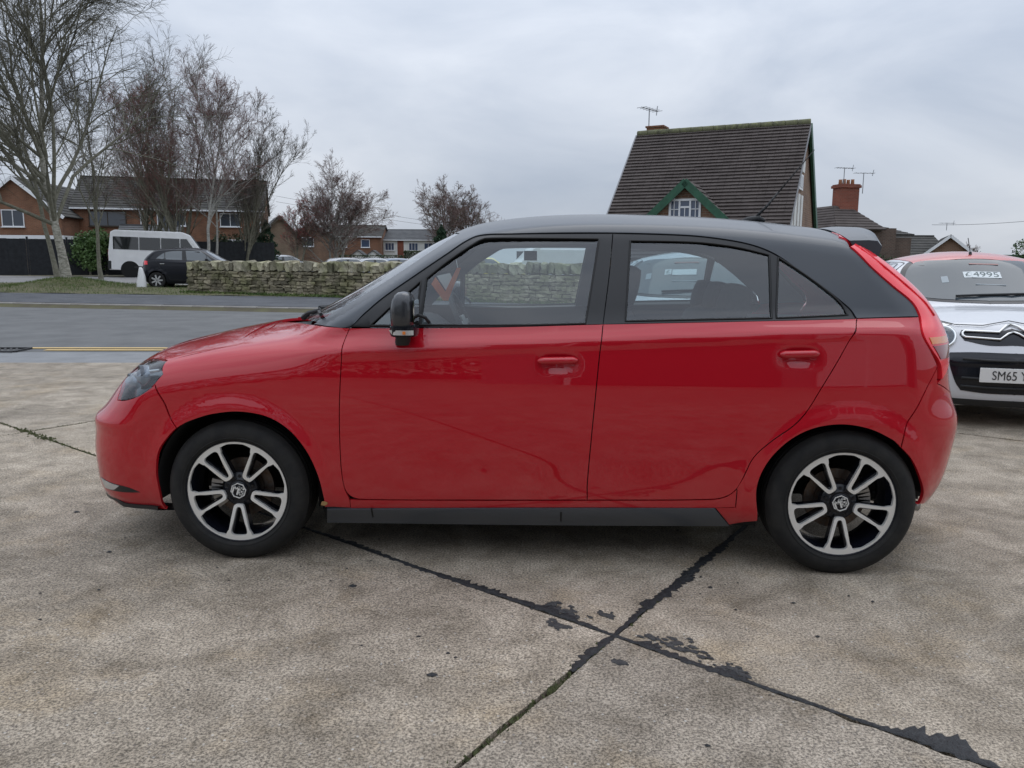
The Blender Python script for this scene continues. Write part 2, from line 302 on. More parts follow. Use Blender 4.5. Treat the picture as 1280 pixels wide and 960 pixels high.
def smooth_loop(Q, step, corner=38):
    """closed loop resampled; rounded between its corners"""
    Q = np.asarray(Q, float); keep = [0]
    for i in range(1, len(Q)):
        if np.linalg.norm(Q[i]-Q[keep[-1]]) > 1.5e-3: keep.append(i)
    if np.linalg.norm(Q[keep[-1]]-Q[keep[0]]) < 1.5e-3: keep.pop()
    Q = Q[keep]; n = len(Q); out = []
    d = np.roll(Q, -1, 0)-Q; d /= np.linalg.norm(d, axis=1, keepdims=True)
    ang = np.degrees(np.arccos(np.clip((d*np.roll(d, 1, 0)).sum(1), -1, 1))); cor = ang > corner
    for i in range(n):
        a, b = Q[i], Q[(i+1) % n]; L = np.linalg.norm(b-a); m = max(1, int(round(L/step)))
        ta = (b-a) if cor[i] else (b-Q[i-1])*L/(np.linalg.norm(b-a)+np.linalg.norm(a-Q[i-1]))
        c = Q[(i+2) % n]
        tb = (b-a) if cor[(i+1) % n] else (c-a)*L/(np.linalg.norm(b-a)+np.linalg.norm(c-b))
        for j in range(m):
            t = j/m; out.append((2*t**3-3*t*t+1)*a+(t**3-2*t*t+t)*ta+(-2*t**3+3*t*t)*b+(t**3-t*t)*tb)
    return np.array(out)
def area2(L): return .5*np.sum(L[:, 0]*np.roll(L[:, 1], -1)-np.roll(L[:, 0], -1)*L[:, 1])
def inset(L, d, fixed=None):
    if area2(L) < 0: L = L[::-1].copy(); fixed = None if fixed is None else fixed[::-1]
    t = np.roll(L, -1, 0)-np.roll(L, 1, 0); t /= np.maximum(np.linalg.norm(t, axis=1, keepdims=True), 1e-9)
    o = np.stack([-t[:, 1], t[:, 0]], 1)*d
    if fixed is not None: o[fixed] = 0
    return L+o
def inside(L, P):
    r = np.zeros(len(P), bool); a, b = L, np.roll(L, -1, 0)
    for (x0, y0), (x1, y1) in zip(a, b):
        if y0 == y1: continue
        c = ((y0 > P[:, 1]) != (y1 > P[:, 1])); r ^= c & (P[:, 0] < (x1-x0)*(P[:, 1]-y0)/(y1-y0)+x0)
    return r
def ptdist(L, P):
    dd = np.full(len(P), 9.); a, b = L, np.roll(L, -1, 0)
    for p, q in zip(a, b):
        v = q-p; t = np.clip(((P-p)@v)/max(v@v, 1e-12), 0, 1); dd = np.minimum(dd, np.linalg.norm(P-p-t[:, None]*v, axis=1))
    return dd
def fill2d(loops, step):
    V = np.concatenate(loops); lo, hi = V.min(0), V.max(0)
    gx = np.arange(lo[0]+step*.37, hi[0], step); gy = np.arange(lo[1]+step*.41, hi[1], step)
    G = np.stack(np.meshgrid(gx, gy), -1).reshape(-1, 2)
    ins = inside(loops[0], G)
    for h in loops[1:]: ins &= ~inside(h, G)
    G = G[ins]
    for L in loops:
        if len(G): G = G[ptdist(L, G) > step*.45]
    E = []; n = 0
    for L in loops: E += [(n+i, n+(i+1) % len(L)) for i in range(len(L))]; n += len(L)
    A = np.concatenate([V, G]) if len(G) else V
    r = delaunay_2d_cdt([Vector(v) for v in A], E, [], 0, 1e-7)
    W = np.array([tuple(v) for v in r[0]]); T = np.array([tuple(f) for f in r[2]])
    c = W[T].mean(1); ok = inside(loops[0], c)
    for h in loops[1:]: ok &= ~inside(h, c)
    return W, T[ok]
def panel(body, name, poly, mp, material, parent, holes=(), off=0., gap=.002, thick=.014, step=.024, bstep=.012, sym='copy', corner=38, dents=None, mats=None):
    """a sheet cut to `poly` (points on the near side) and laid on the body; sym: copy = a second one on the far side, join = both halves in one sheet, none"""
    fwd, inv = mp
    Q = fwd(np.asarray(poly, float)); ctr = np.asarray(poly)[:, 1] > -1e-3
    L = smooth_loop(Q, bstep, corner)
    O, D = inv(L); P0 = body.cast(O, D); fx = np.abs(P0[:, 1]) < 2e-3 if sym == 'join' else np.zeros(len(L), bool)
    if area2(L) < 0: L = L[::-1].copy(); fx = fx[::-1]
    loops = [inset(L, gap, fx)]
    for h in holes:
        H = smooth_loop(fwd(np.asarray(h, float)), bstep, corner)
        if area2(H) < 0: H = H[::-1].copy()
        loops.append(inset(H, -gap*.5))
    W, T = fill2d(loops, step)
    O, D = inv(W); P = body.cast(O, D); N = body.grad(P)
    if dents:
        h = dents(P); e = .002; gx = (dents(P+np.array([e, 0, 0]))-dents(P-np.array([e, 0, 0])))/(2*e); gz = (dents(P+np.array([0, 0, e]))-dents(P-np.array([0, 0, e])))/(2*e)
        P = P-N*h[:, None]; N = N+np.stack([gx, 0*gx, gz], 1); N /= np.linalg.norm(N, axis=1, keepdims=True)
    P = P-N*off
    a, b, c = P[T[:, 0]], P[T[:, 1]], P[T[:, 2]]
    flip = (np.cross(b-a, c-a)*N[T[:, 0]]).sum(1) < 0; T[flip] = T[flip][:, ::-1]
    V = list(P); F = [tuple(t) for t in T]; NN = list(N)
    if thick:
        cnt = {}
        for t in F:
            for i in range(3): e = (t[i], t[(i+1) % 3]); cnt[e] = 1
        for (i, j) in [e for e in cnt if (e[1], e[0]) not in cnt]:
            if sym == 'join' and abs(P[i][1]) < 2e-3 and abs(P[j][1]) < 2e-3: continue
            t = P[j]-P[i]; t = t/max(np.linalg.norm(t), 1e-9); o = np.cross(t, N[i]); k = len(V)
            V += [P[i], P[j], P[j]-N[j]*thick, P[i]-N[i]*thick]; F.append((k, k+3, k+2, k+1)); NN += [o]*4
    V = np.array(V); NN = np.array(NN); mir = np.array([1, -1, 1.])
    objs = []
    if sym == 'join':
        n = len(V); V2 = np.concatenate([V, V*mir]); F2 = F+[tuple(i+n for i in f[::-1]) for f in F]
        objs.append(mesh_obj(name, V2, F2, material, parent, True, np.concatenate([NN, NN*mir])))
    else:
        objs.append(mesh_obj(name, V, F, material, parent, True, NN))
        if sym == 'copy': objs.append(mesh_obj(name, V*mir, [f[::-1] for f in F], material, parent, True, NN*mir))
    return objs
# ---------------------------------------------------------------- wheels
def letter_strokes(mb, strokes, w, fr, h0, h1, m=0):
    for s in strokes:
        for (a, b) in zip(s[:-1], s[1:]):
            a, b = np.array(a, float), np.array(b, float); d = (b-a)/np.linalg.norm(b-a); n = np.array([-d[1], d[0]])*w/2; a2 = a-d*w*.4; b2 = b+d*w*.4
            mb.prism([a2-n, b2-n, b2+n, a2+n], h0, h1, fr, m)
def vspoke_loop(ring, tip, hw_tip, hw_out, n=5, a0=-PI/2, fil=.10):
    L = []
    for k in range(n):
        a = a0+2*PI*k/n; u = np.array([math.cos(a), math.sin(a)]); v = np.array([-u[1], u[0]])
        g = PI/n
        for t in (-1, -.86, -.72): L.append(ring*np.array([math.cos(a+t*g), math.sin(a+t*g)]))
        L += [u*(ring*.93)-v*(hw_out*1.12), u*(ring*.84)-v*(hw_out*.93)]
        for t in (.75, .5, .25): L.append(u*(tip+(ring-tip)*t)-v*(hw_tip+(hw_out*1.02-hw_tip)*t))
        L += [u*(tip+.006)-v*hw_tip, u*tip-v*(hw_tip*.6), u*tip+v*(hw_tip*.6), u*(tip+.006)+v*hw_tip]
        for t in (.25, .5, .75): L.append(u*(tip+(ring-tip)*t)+v*(hw_tip+(hw_out*1.02-hw_tip)*t))
        L += [u*(ring*.84)+v*(hw_out*.93), u*(ring*.93)+v*(hw_out*1.12)]
        for t in (.72, .86): L.append(ring*np.array([math.cos(a+t*g), math.sin(a+t*g)]))
    return np.array(L)
def vwindow(tip, out, hw_tip, hw_out, a):
    u = np.array([math.cos(a), math.sin(a)]); v = np.array([-u[1], u[0]]); L = []
    for r, w in ((tip, -.55), (tip, .55), (tip+.006, 1.), ((tip+out)/2, 'm+'), (out-.012, 'o+'), (out-.001, 'c+'), (out+.002, 0), (out-.001, 'c-'), (out-.012, 'o-'), ((tip+out)/2, 'm-'), (tip+.006, -1.)):
        if isinstance(w, str): s = 1 if w[1] == '+' else -1; ww = s*{'m': (hw_tip+hw_out)/2, 'o': hw_out*.97, 'c': hw_out*.75}[w[0]]
        else: ww = w*hw_tip
        L.append(u*r+v*ww)
    return np.array(L)
def slab2d(mb, loops, step, h0, h1, m=0, hfun=None):
    """flat plate with holes, extruded along -y"""
    W, T = fill2d(loops, step); n = len(W)
    hf = hfun or (lambda r: 0*r)
    d = hf(np.linalg.norm(W, axis=1))
    V = [(w[0], h1+q, w[1]) for w, q in zip(W, d)]+[(w[0], h0+q, w[1]) for w, q in zip(W, d)]
    F = [tuple(t) for t in T]+[tuple(i+n for i in t[::-1]) for t in T]
    cnt = {}
    for t in T:
        for i in range(3): cnt[(t[i], t[(i+1) % 3])] = 1
    F += [(i, i+n, j+n, j) for (i, j) in cnt if (j, i) not in cnt]
    mb.add(V, F, m)
def circ(r, n): return np.array([(r*math.cos(2*PI*i/n), r*math.sin(2*PI*i/n)) for i in range(n)])
def make_wheel(parent, loc, rot=0., tyre_r=.305):
    """local -y looks outward"""
    w = empty('wheel', loc, 0, parent); w.rotation_euler = (0, 0, 0)
    q = tyre_r
    prof = [(.214, -.085), (.225, -.097), (.240, -.103), (.262, -.102), (.282, -.094), (q-.010, -.080), (q-.004, -.070)]
    tread = []
    for k in range(5):
        y0 = -.066+.0335*k-.001
        if k: tread += [(q-.008, y0-.0065), (q-.008, y0-.001)]
        tread += [(q-.001, y0), (q, y0+.010), (q, y0+.016), (q-.001, y0+.024)]
    full = prof+tread+[(r, -h) for r, h in prof[::-1]]
    mb = MB(); mb.lathe(full, 72, 'Y')
    # rim protector and raised ring on the sidewall
    mb.lathe([(.2285, -.0985), (.2300, -.1015), (.2345, -.1042), (.2365, -.1020)], 72, 'Y')
    t = mb.build('tyre', MAT['rubber'], w, auto=32)
    mb = MB(); mb.lathe([(.214, -.088), (.219, -.096), (.2215, -.094), (.2215, -.086), (.208, -.080), (.196, -.05), (.186, .02), (.195, .07), (.212, .085)], 64, 'Y')
    rim = mb.build('rim', MAT['rim_black'], w, auto=35)
    face = lambda r: .018*(1-np.clip(r/.2, 0, 1))**1.5+0*r
    mb = MB(); out = circ(.2165, 90)
    inner = smooth_loop(vspoke_loop(.2070, .060, .0205, .0520), .006, 60)
    wins = [smooth_loop(vwindow(.072, .192, .0100, .0365, -PI/2+2*PI*k/5), .006, 60) for k in range(5)]
    slab2d(mb, [out, inner]+wins, .012, -.076, -.090, 0, face)
    mb.build('spoke_face', MAT['alloy'], w, auto=30)
    mb = MB()
    inner2 = smooth_loop(vspoke_loop(.196, .074, .030, .054), .008, 60)
    # dark painted flanks of the spokes run down to the hub
    for k in range(5):
        a = -PI/2+2*PI*k/5; u = np.array([math.cos(a), math.sin(a)]); v = np.array([-u[1], u[0]])
        for s in (-1, 1):
            A = u*.045+v*s*.006; B = u*.206+v*s*.043; d = (B-A)/np.linalg.norm(B-A); n2 = np.array([-d[1], d[0]])*.0085
            V = []
            for pt, dep in ((A, .012), (A*.5+B*.5, .003), (B, 0)):
                for e in (-1, 1):
                    for yy in (-.0745, -.035): V.append((pt[0]+e*n2[0], yy+dep, pt[1]+e*n2[1]))
            F = []
            for i in range(2):
                b = i*4; F += [(b, b+2, b+6, b+4), (b+1, b+5, b+7, b+3), (b, b+4, b+5, b+1), (b+2, b+3, b+7, b+6)]
            mb.add(V, F+[(0, 1, 3, 2), (8, 10, 11, 9)])
        # web that closes each V near the hub
    mb.lathe([(.001, -.066), (.046, -.066), (.052, -.061), (.066, -.058), (.074, -.052), (.077, -.03)], 40, 'Y')
    mb.build('hub', MAT['gloss_black'], w, auto=35)
    for k in range(5):
        a = PI/2+2*PI*k/5; mb = MB(); mb.lathe([(.0001, -.0625), (.0065, -.0625), (.0075, -.060), (.0075, -.05)], 6, 'Y', (.059*math.cos(a), 0, .059*math.sin(a)))
        mb.build('wheel_nut', MAT['rim_black'], w, auto=35)
    cap = MB(); cap.lathe([(.0001, -.075), (.033, -.075), (.039, -.071), (.041, -.062)], 32, 'Y'); cap = cap.build('centre_cap', MAT['gloss_black'], w, auto=40)
    mb = MB(); ro = [(.034*math.cos(PI/8+PI/4*i+rot), .034*math.sin(PI/8+PI/4*i+rot)) for i in range(8)]; ri = [(x*.885, y*.885) for x, y in ro]
    fr = lambda u, v, h: (u, h, v)
    for i in range(8):
        j = (i+1) % 8; mb.prism([ro[i], ro[j], ri[j], ri[i]], -.0785, -.0745, fr)
    c, s = math.cos(rot), math.sin(rot)
    def rr(L): return [[(x*c-y*s, x*s+y*c) for x, y in S] for S in L]
    k = .0235
    M_ = [[(-.95*k, -.72*k), (-.95*k, .62*k), (-.48*k, .12*k), (-.05*k, .72*k), (-.05*k, -.72*k)]]
    G_ = [[(.88*k, .50*k), (.60*k, .72*k), (.28*k, .50*k), (.20*k, 0), (.30*k, -.52*k), (.62*k, -.72*k), (.90*k, -.50*k), (.90*k, -.02*k), (.60*k, -.02*k)]]
    letter_strokes(mb, rr(M_+G_), (.0062), fr, -.0785, -.0745)
    mb.build('badge', MAT['badge_silver'], cap)
    mb = MB(); mb.lathe([(.045, .012), (.045, -.01), (.085, -.012), (.088, .0), (.128, .0), (.128, .018), (.05, .018)], 48, 'Y'); mb.build('brake_disc', MAT['disc'], w, auto=35)
    mb = MB()
    for i in range(7):
        a = R(-12+i*8) if rot >= 0 else R(168+i*8)
        mb.box((.112*math.cos(a), .0, .112*math.sin(a)), (.05, .06, .022), 0, 0, 0, -a)
    mb.build('brake_caliper', MAT['steel'], w)
    return w

# ---------------------------------------------------------------- ground materials
def concrete_mat(name, base, moss=.35):
    m = bpy.data.materials.new(name); m.use_nodes = True; MAT[name] = m
    n, l = m.node_tree.nodes, m.node_tree.links; b = n['Principled BSDF']; b.inputs['Roughness'].default_value = .82; b.inputs['Specular IOR Level'].default_value = .35
    t = n.new('ShaderNodeNewGeometry'); src = t.outputs['Position']
    def noise(sc, det, ro=.6, dis=0):
        z = n.new('ShaderNodeTexNoise'); z.inputs['Scale'].default_value = sc; z.inputs['Detail'].default_value = det; z.inputs['Roughness'].default_value = ro; z.inputs['Distortion'].default_value = dis; l.new(src, z.inputs['Vector']); return z.outputs['Fac']
    def ramp(v, p0, c0, p1, c1):
        r = n.new('ShaderNodeValToRGB'); e = r.color_ramp.elements; e[0].position = p0; e[0].color = (*c0, 1); e[1].position = p1; e[1].color = (*c1, 1); l.new(v, r.inputs[0]); return r.outputs[0]
    def mixc(f, a, c, mode='MIX'):
        x = n.new('ShaderNodeMix'); x.data_type = 'RGBA'; x.blend_type = mode
        if isinstance(f, float): x.inputs[0].default_value = f
        else: l.new(f, x.inputs[0])
        for i, v in ((6, a), (7, c)):
            if isinstance(v, tuple): x.inputs[i].default_value = (*v, 1)
            else: l.new(v, x.inputs[i])
        return x.outputs[2]
    big = ramp(noise(.55, 5, .6, .4), .33, tuple(v*.80 for v in base), .68, tuple(v*1.18 for v in base))
    mid = ramp(noise(4.2, 8, .72, .5), .30, (.52, .50, .46), .66, (1.26, 1.26, 1.25))
    c = mixc(1., big, mid, 'MULTIPLY')
    warm = ramp(noise(1.7, 6, .7), .52, (0, 0, 0), .74, (1, 1, 1)); c = mixc(warm, c, mixc(1., c, (.98, .90, .76), 'MULTIPLY'))
    # sand and small aggregate in the worn face
    sp = ramp(noise(120, 4, .8), .40, (.22, .21, .20), .60, (1.62, 1.60, 1.56)); c = mixc(.82, c, mixc(1., c, sp, 'MULTIPLY'))
    v = n.new('ShaderNodeTexVoronoi'); v.inputs['Scale'].default_value = 48; l.new(src, v.inputs['Vector'])
    st = ramp(v.outputs['Distance'], .10, (1, 1, 1), .24, (0, 0, 0)); vc = n.new('ShaderNodeSeparateColor'); l.new(v.outputs['Color'], vc.inputs[0])
    pick = ramp(vc.outputs[0], .50, (0, 0, 0), .75, (1, 1, 1)); stn = mixc(1., st, pick, 'MULTIPLY')
    stc = ramp(vc.outputs[1], .2, (.12, .10, .09), .85, (.52, .49, .44)); c = mixc(stn, c, stc)
    # old oil spots and damp
    v2 = n.new('ShaderNodeTexVoronoi'); v2.inputs['Scale'].default_value = 1.15; v2.inputs['Randomness'].default_value = 1; l.new(src, v2.inputs['Vector'])
    nz_ = n.new('ShaderNodeMath'); nz_.operation = 'MULTIPLY_ADD'; nz_.inputs[1].default_value = .06; l.new(noise(14, 4), nz_.inputs[0]); l.new(v2.outputs['Distance'], nz_.inputs[2])
    oil = ramp(nz_.outputs[0], .052, (1, 1, 1), .068, (0, 0, 0)); c = mixc(oil, c, mixc(1., c, (.36, .34, .34), 'MULTIPLY'))
    damp = ramp(noise(.9, 7, .68, .8), .60, (0, 0, 0), .80, (1, 1, 1)); c = mixc(damp, c, mixc(1., c, (.66, .66, .60), 'MULTIPLY'))
    l.new(c, b.inputs['Base Color'])
    bp = n.new('ShaderNodeBump'); bp.inputs['Strength'].default_value = .55; bp.inputs['Distance'].default_value = .006
    ad = n.new('ShaderNodeMath'); ad.operation = 'ADD'; l.new(noise(130, 4, .7), ad.inputs[0]); l.new(noise(22, 5, .7), ad.inputs[1]); l.new(ad.outputs[0], bp.inputs['Height']); l.new(bp.outputs[0], b.inputs['Normal'])
    return m
concrete_mat('concrete', (.330, .286, .234)); concrete_mat('concrete_b', (.308, .268, .222)); concrete_mat('concrete_c', (.348, .300, .243))
mat('tar_thin', (.030, .030, .032), .7, col2=(.075, .072, .069), vscale=38, bump=.6, bscale=110, detail=9)
mat('tar', (.010, .011, .013), .6, col2=(.026, .027, .029), vscale=40, bump=.6, bscale=90, coords='Object')
mat('asphalt', (.108, .110, .110), .85, col2=(.165, .166, .164), vscale=1.2, bump=.5, bscale=140, detail=10)
mat('asphalt_dark', (.062, .066, .074), .85, col2=(.105, .110, .120), vscale=1.5, bump=.5, bscale=120, detail=10)
mat('asphalt_pale', (.20, .195, .19), .85, col2=(.29, .28, .27), vscale=1.6, bump=.3, bscale=80, detail=9)
mat('apron', (.19, .195, .20), .85, col2=(.26, .265, .27), vscale=2.5, bump=.4, bscale=120, detail=9)
mat('kerb_concrete', (.24, .22, .20), .9, col2=(.37, .35, .32), vscale=3, bump=.4, bscale=60)
mat('yellow_paint', (.80, .55, .20), .8, col2=(.66, .47, .22), vscale=9, detail=8)
mat('earth', (.075, .062, .042), .95, col2=(.11, .105, .05), vscale=2.2, bump=.6, bscale=30)
mat('grass_soil', (.075, .078, .032), .95, col2=(.14, .125, .065), vscale=1.1, bump=.7, bscale=40)
mat('grass', (.060, .105, .022), .8, col2=(.13, .165, .045), vscale=.8); mat('moss', (.040, .045, .018), .9, col2=(.085, .095, .03), vscale=30)
mat('iron', (.05, .05, .052), .6, .6)
random.seed(3); rng = np.random.default_rng(5)
# ---------------------------------------------------------------- lie of the land
RH = np.array([RT[0], RT[1], 0]); RH /= np.linalg.norm(RH); FH = np.array([-RH[1], RH[0], 0])
def cl(lat, dep, z=0.): p = CAM+RH*lat+FH*dep; return np.array([p[0], p[1], z])
def kerb_y(x): return 16.03-.1416*(x+6.56)
def near_y(x): return 5.67+.099*(x+5.0)
def land(x, y):
    d = y-kerb_y(x)
    dx, dy = x-CAM[0], y-CAM[1]; a = (dx*RH[0]+dy*RH[1])/np.maximum(dx*FH[0]+dy*FH[1], 1.)
    t = np.clip((a+.36)/.08, 0, 1); low = t*t*(3-2*t); rise = np.where(d < 6, 1, 1-low*np.clip((d-6)/3, 0, 1))   # the car park lies lower than the drive
    return np.where(d < 0, -.06, .10+rise*(.014*np.clip(d, 0, 24)+.004*np.clip(d-24, 0, 100)))
xs = np.concatenate([np.linspace(-260, -50, 22), np.linspace(-45, 45, 61), np.linspace(50, 260, 22)]); ds = np.concatenate([[-80, -40, -10, -.3, .0, .02], np.linspace(.5, 30, 40), np.linspace(35, 120, 18), [200, 400, 700]])
V = [(x, kerb_y(np.clip(x, -60, 60))+d, float(land(x, kerb_y(x)+d))-.02) for d in ds for x in xs]; n = len(xs)
tag(mesh_obj('ground', V, [(i*n+j, i*n+j+1, (i+1)*n+j+1, (i+1)*n+j) for i in range(len(ds)-1) for j in range(n-1)], MAT['earth'], None, True), kind='structure')
# concrete forecourt in slabs, with open joints
def clip_half(poly, a, b):
    """keep the part of poly on the left of a->b"""
    out = []; nrm = np.array([-(b[1]-a[1]), b[0]-a[0]])
    for i in range(len(poly)):
        p, q = poly[i], poly[(i+1) % len(poly)]; dp, dq = (p-a)@nrm, (q-a)@nrm
        if dp >= 0: out.append(p)
        if dp*dq < 0: out.append(p+(q-p)*dp/(dp-dq))
    return out
fore = tag(mesh_obj('forecourt', [(-40, -40, -.05), (40, -40, -.05), (40, near_y(40)-.02, -.05), (-40, near_y(-40)-.02, -.05)], [(0, 1, 2, 3)], MAT['earth']), kind='structure')
X0 = np.array([.296, -1.449]); e1 = np.array([.806, -.592]); e1 /= np.linalg.norm(e1); e2 = np.array([.514, .858]); e2 /= np.linalg.norm(e2); L1, L2 = 5.135, 4.6
rs = random.Random(2)
for i in range(-6, 7):
    for j in range(-6, 8):
        g = .007
        P = [X0+e1*(L1*(i+a))+e2*(L2*(j+b)) for a, b in ((0, 0), (1, 0), (1, 1), (0, 1))]; c = sum(P)/4
        if np.linalg.norm(c) > 26: continue
        P = [p+(e1*(g if k in (0, 3) else -g)+e2*(g if k in (0, 1) else -g)) for k, p in enumerate(P)]
        P = clip_half(P, np.array([40, near_y(40)]), np.array([-40, near_y(-40)]))
        if len(P) < 3: continue
        # broken, worn arrises: edge points wander a few millimetres
        Q = []
        for k in range(len(P)):
            a, b = P[k], P[(k+1) % len(P)]; m = max(2, int(np.linalg.norm(b-a)/.06)) if np.linalg.norm(c) < 7 else 2; d = (b-a)/np.linalg.norm(b-a); nn = np.array([-d[1], d[0]])
            for q in range(m): Q.append(a+(b-a)*q/m+nn*(0 if q == 0 else rs.uniform(0, .006)+(.012*rs.random() if rs.random() < .08 else 0)))
        tz = rs.uniform(-.002, .002); k = len(Q)
        V = [(q[0], q[1], tz) for q in Q]+[(q[0], q[1], -.045) for q in Q]
        mesh_obj('slab', V, [tuple(range(k))]+[((a+1) % k, a, k+a, k+(a+1) % k) for a in range(k)], MAT[rs.choice(['concrete', 'concrete_b', 'concrete_c'])], fore)
# sealant in the joints: ragged strips of old bitumen, thicker where it was poured twice
def tar_strip(a, b, wfun, name, m='tar', z0=.0045, seed=1):
    r = random.Random(seed); a, b = np.array(a), np.array(b); L = np.linalg.norm(b-a); d = (b-a)/L; nn = np.array([-d[1], d[0]]); k = max(3, int(L/.011)); V = []; wl, wr_ = .012, .012
    for i in range(k+1):
        s = i/k; lo, hi = wfun(s*L); jl, jr = r.uniform(.25, 1.5), r.uniform(.25, 1.5)
        wl = wl*.25+hi*jl*.75; wr_ = wr_*.25+lo*jr*.75; p = a+d*s*L
        for w, z in ((-wr_, .0005), (-wr_*.55, z0), (wl*.5, z0*r.uniform(.7, 1.2)), (wl, .0005)): q = p+nn*w; V.append((q[0], q[1], z+.0022))
    F = [(i*4+j, (i+1)*4+j, (i+1)*4+j+1, i*4+j+1) for i in range(k) for j in range(3)]
    o = mesh_obj(name, V, F, MAT[m], fore, True); return o
def tar_patch(c, rx, ry, seed, name='sealant_patch'):
    r0 = random.Random(seed); th = math.atan2(e1[1], e1[0])
    for i in range(int(14+rx*170)):
        u_, v_ = r0.gauss(0, .42)*rx, r0.gauss(0, .42)*ry; s_ = r0.uniform(.004, .016); tar_blob((c[0]+u_*math.cos(th)-v_*math.sin(th), c[1]+u_*math.sin(th)+v_*math.cos(th)), s_*1.5, s_*.8, seed*100+i, name)
def tar_blob(c, rx, ry, seed, name):
    r = random.Random(seed); n = 14; th = math.atan2(e1[1], e1[0]); V = [(c[0], c[1], .0062)]; q = 1.
    for rr in (.6, 1.):
        for i in range(n):
            a = 2*PI*i/n; q = q*.3+r.uniform(.45, 1.2)*.7; u_, v_ = rx*rr*q*math.cos(a), ry*rr*q*math.sin(a); V.append((c[0]+u_*math.cos(th)-v_*math.sin(th), c[1]+u_*math.sin(th)+v_*math.cos(th), .0055 if rr < 1 else .0026))
    mesh_obj(name, V, [(0, 1+i, 1+(i+1) % n) for i in range(n)]+[(1+i, 1+n+i, 1+n+(i+1) % n, 1+(i+1) % n) for i in range(n)], MAT['tar_thin'], fore, True)
def bump_(x, c, w): return math.exp(-((x-c)/w)**2)
J = lambda s, t=0: X0+e1*s+e2*t
tar_strip(J(-3.0), J(0), lambda s: (.007+.010*bump_(s, 2.1, .3), .009+.035*bump_(s, 2.35, .2)+.045*bump_(s, 2.72, .12)+.018*bump_(s, 1.6, .25)), 'joint_sealant', seed=4)
tar_strip(J(0), J(.86), lambda s: (.008+.010*bump_(s, .3, .1), .009+.035*bump_(s, .16, .07)+.03*bump_(s, .40, .05)), 'joint_sealant', seed=5)
tar_strip(J(.80), J(1.16), lambda s: (.008+.008*bump_(s, .2, .1), .008+.085*bump_(s, .20, .09)), 'joint_sealant', seed=9)
tar_strip(J(0, 0), J(0, 1.6), lambda s: (.010+.026*bump_(s, .55, .2)+.018*bump_(s, 1.0, .2), .010+.022*bump_(s, .3, .15)+.018*bump_(s, .8, .2)), 'joint_sealant', seed=6)
tar_strip(J(0, -.30), J(0, 0), lambda s: (.012, .016+.015*bump_(s, .1, .1)), 'joint_sealant', seed=7)
tar_patch(J(.20, .075), .15, .05, 3); tar_patch(J(.42, .045), .07, .04, 4); tar_patch(J(-.28, .05), .12, .05, 5); tar_patch(J(-.20, -.06), .06, .03, 6); tar_patch(J(.1, -.15), .03, .016, 7); tar_patch(J(-.1, .12), .04, .03, 8)
# soil and moss lie in the open joints
def moss_line(a, b, name, w=.008, dens=260, seed=1, h=.010, m='moss', tuft=None):
    r = random.Random(seed); a, b = np.array(a), np.array(b); L = np.linalg.norm(b-a); V = []; F = []
    for i in range(int(L*dens)):
        t = r.random(); p = a+(b-a)*t+np.array([r.gauss(0, w), r.gauss(0, w)])*(2.2 if tuft and abs(t*L-tuft) < .35 else 1); s = r.uniform(.004, .010)*(1.7 if tuft and abs(t*L-tuft) < .35 else 1); an = r.uniform(0, 6.28); k = len(V); zz = r.uniform(.002, h)*(2.0 if tuft and abs(t*L-tuft) < .3 else 1)
        V += [(p[0]+s*math.cos(an), p[1]+s*math.sin(an), -.004), (p[0]+s*math.cos(an+2.1), p[1]+s*math.sin(an+2.1), -.004), (p[0]+s*math.cos(an+4.2), p[1]+s*math.sin(an+4.2), -.004), (p[0]+r.gauss(0, .004), p[1]+r.gauss(0, .004), zz)]
        F += [(k, k+1, k+3), (k+1, k+2, k+3), (k+2, k, k+3)]
    o = mesh_obj(name, V, F, MAT[m], fore); o['kind'] = 'stuff'
moss_line(J(1.15), J(3.2), 'joint_moss', seed=1); moss_line(J(0, -2.2), J(0, -.05), 'joint_moss', seed=2, dens=170); moss_line(J(0, .1), J(0, .9), 'joint_moss', seed=3, dens=120)
moss_line(J(-L1-.7), J(-3.1), 'joint_moss', seed=4, dens=170, tuft=.85); moss_line(J(-L1, -.5), J(-L1, 1.2), 'joint_moss', seed=5, dens=110)
# joint bed so that the gaps read dark, not hollow
for a, b in ((J(-12), J(9)), (J(0, -6), J(0, 9)), (J(-L1, -6), J(-L1, 9)), (J(-12, L2), J(12, L2))):
    d = (b-a)/np.linalg.norm(b-a); nn = np.array([-d[1], d[0]])*.02; mesh_obj('joint_bed', [(*(a-nn), -.016), (*(b-nn), -.016), (*(b+nn), -.016), (*(a+nn), -.016)], [(0, 1, 2, 3)], MAT['earth'], fore)
# leaf litter and grit specks lying on the slabs
V = []; F = []; r = random.Random(8)
for i in range(420):
    x, y = r.uniform(-4, 4), r.uniform(-3.4, 3); s = r.uniform(.003, .011) if r.random() < .9 else r.uniform(.012, .022); an = r.uniform(0, 6.28); k = len(V); m = 6
    V += [(x+s*math.cos(an+6.28*q/m)*r.uniform(.5, 1.1), y+s*.7*math.sin(an+6.28*q/m)*r.uniform(.5, 1.1), .0035) for q in range(m)]+[(x, y, .0035+s*.35)]
    F += [(k+q, k+(q+1) % m, k+m) for q in range(m)]
o = mesh_obj('grit', V, F, MAT['tar'], None); tag(o, 'dark specks of grit and leaf scraps lying on the concrete slabs', 'grit', kind='stuff')
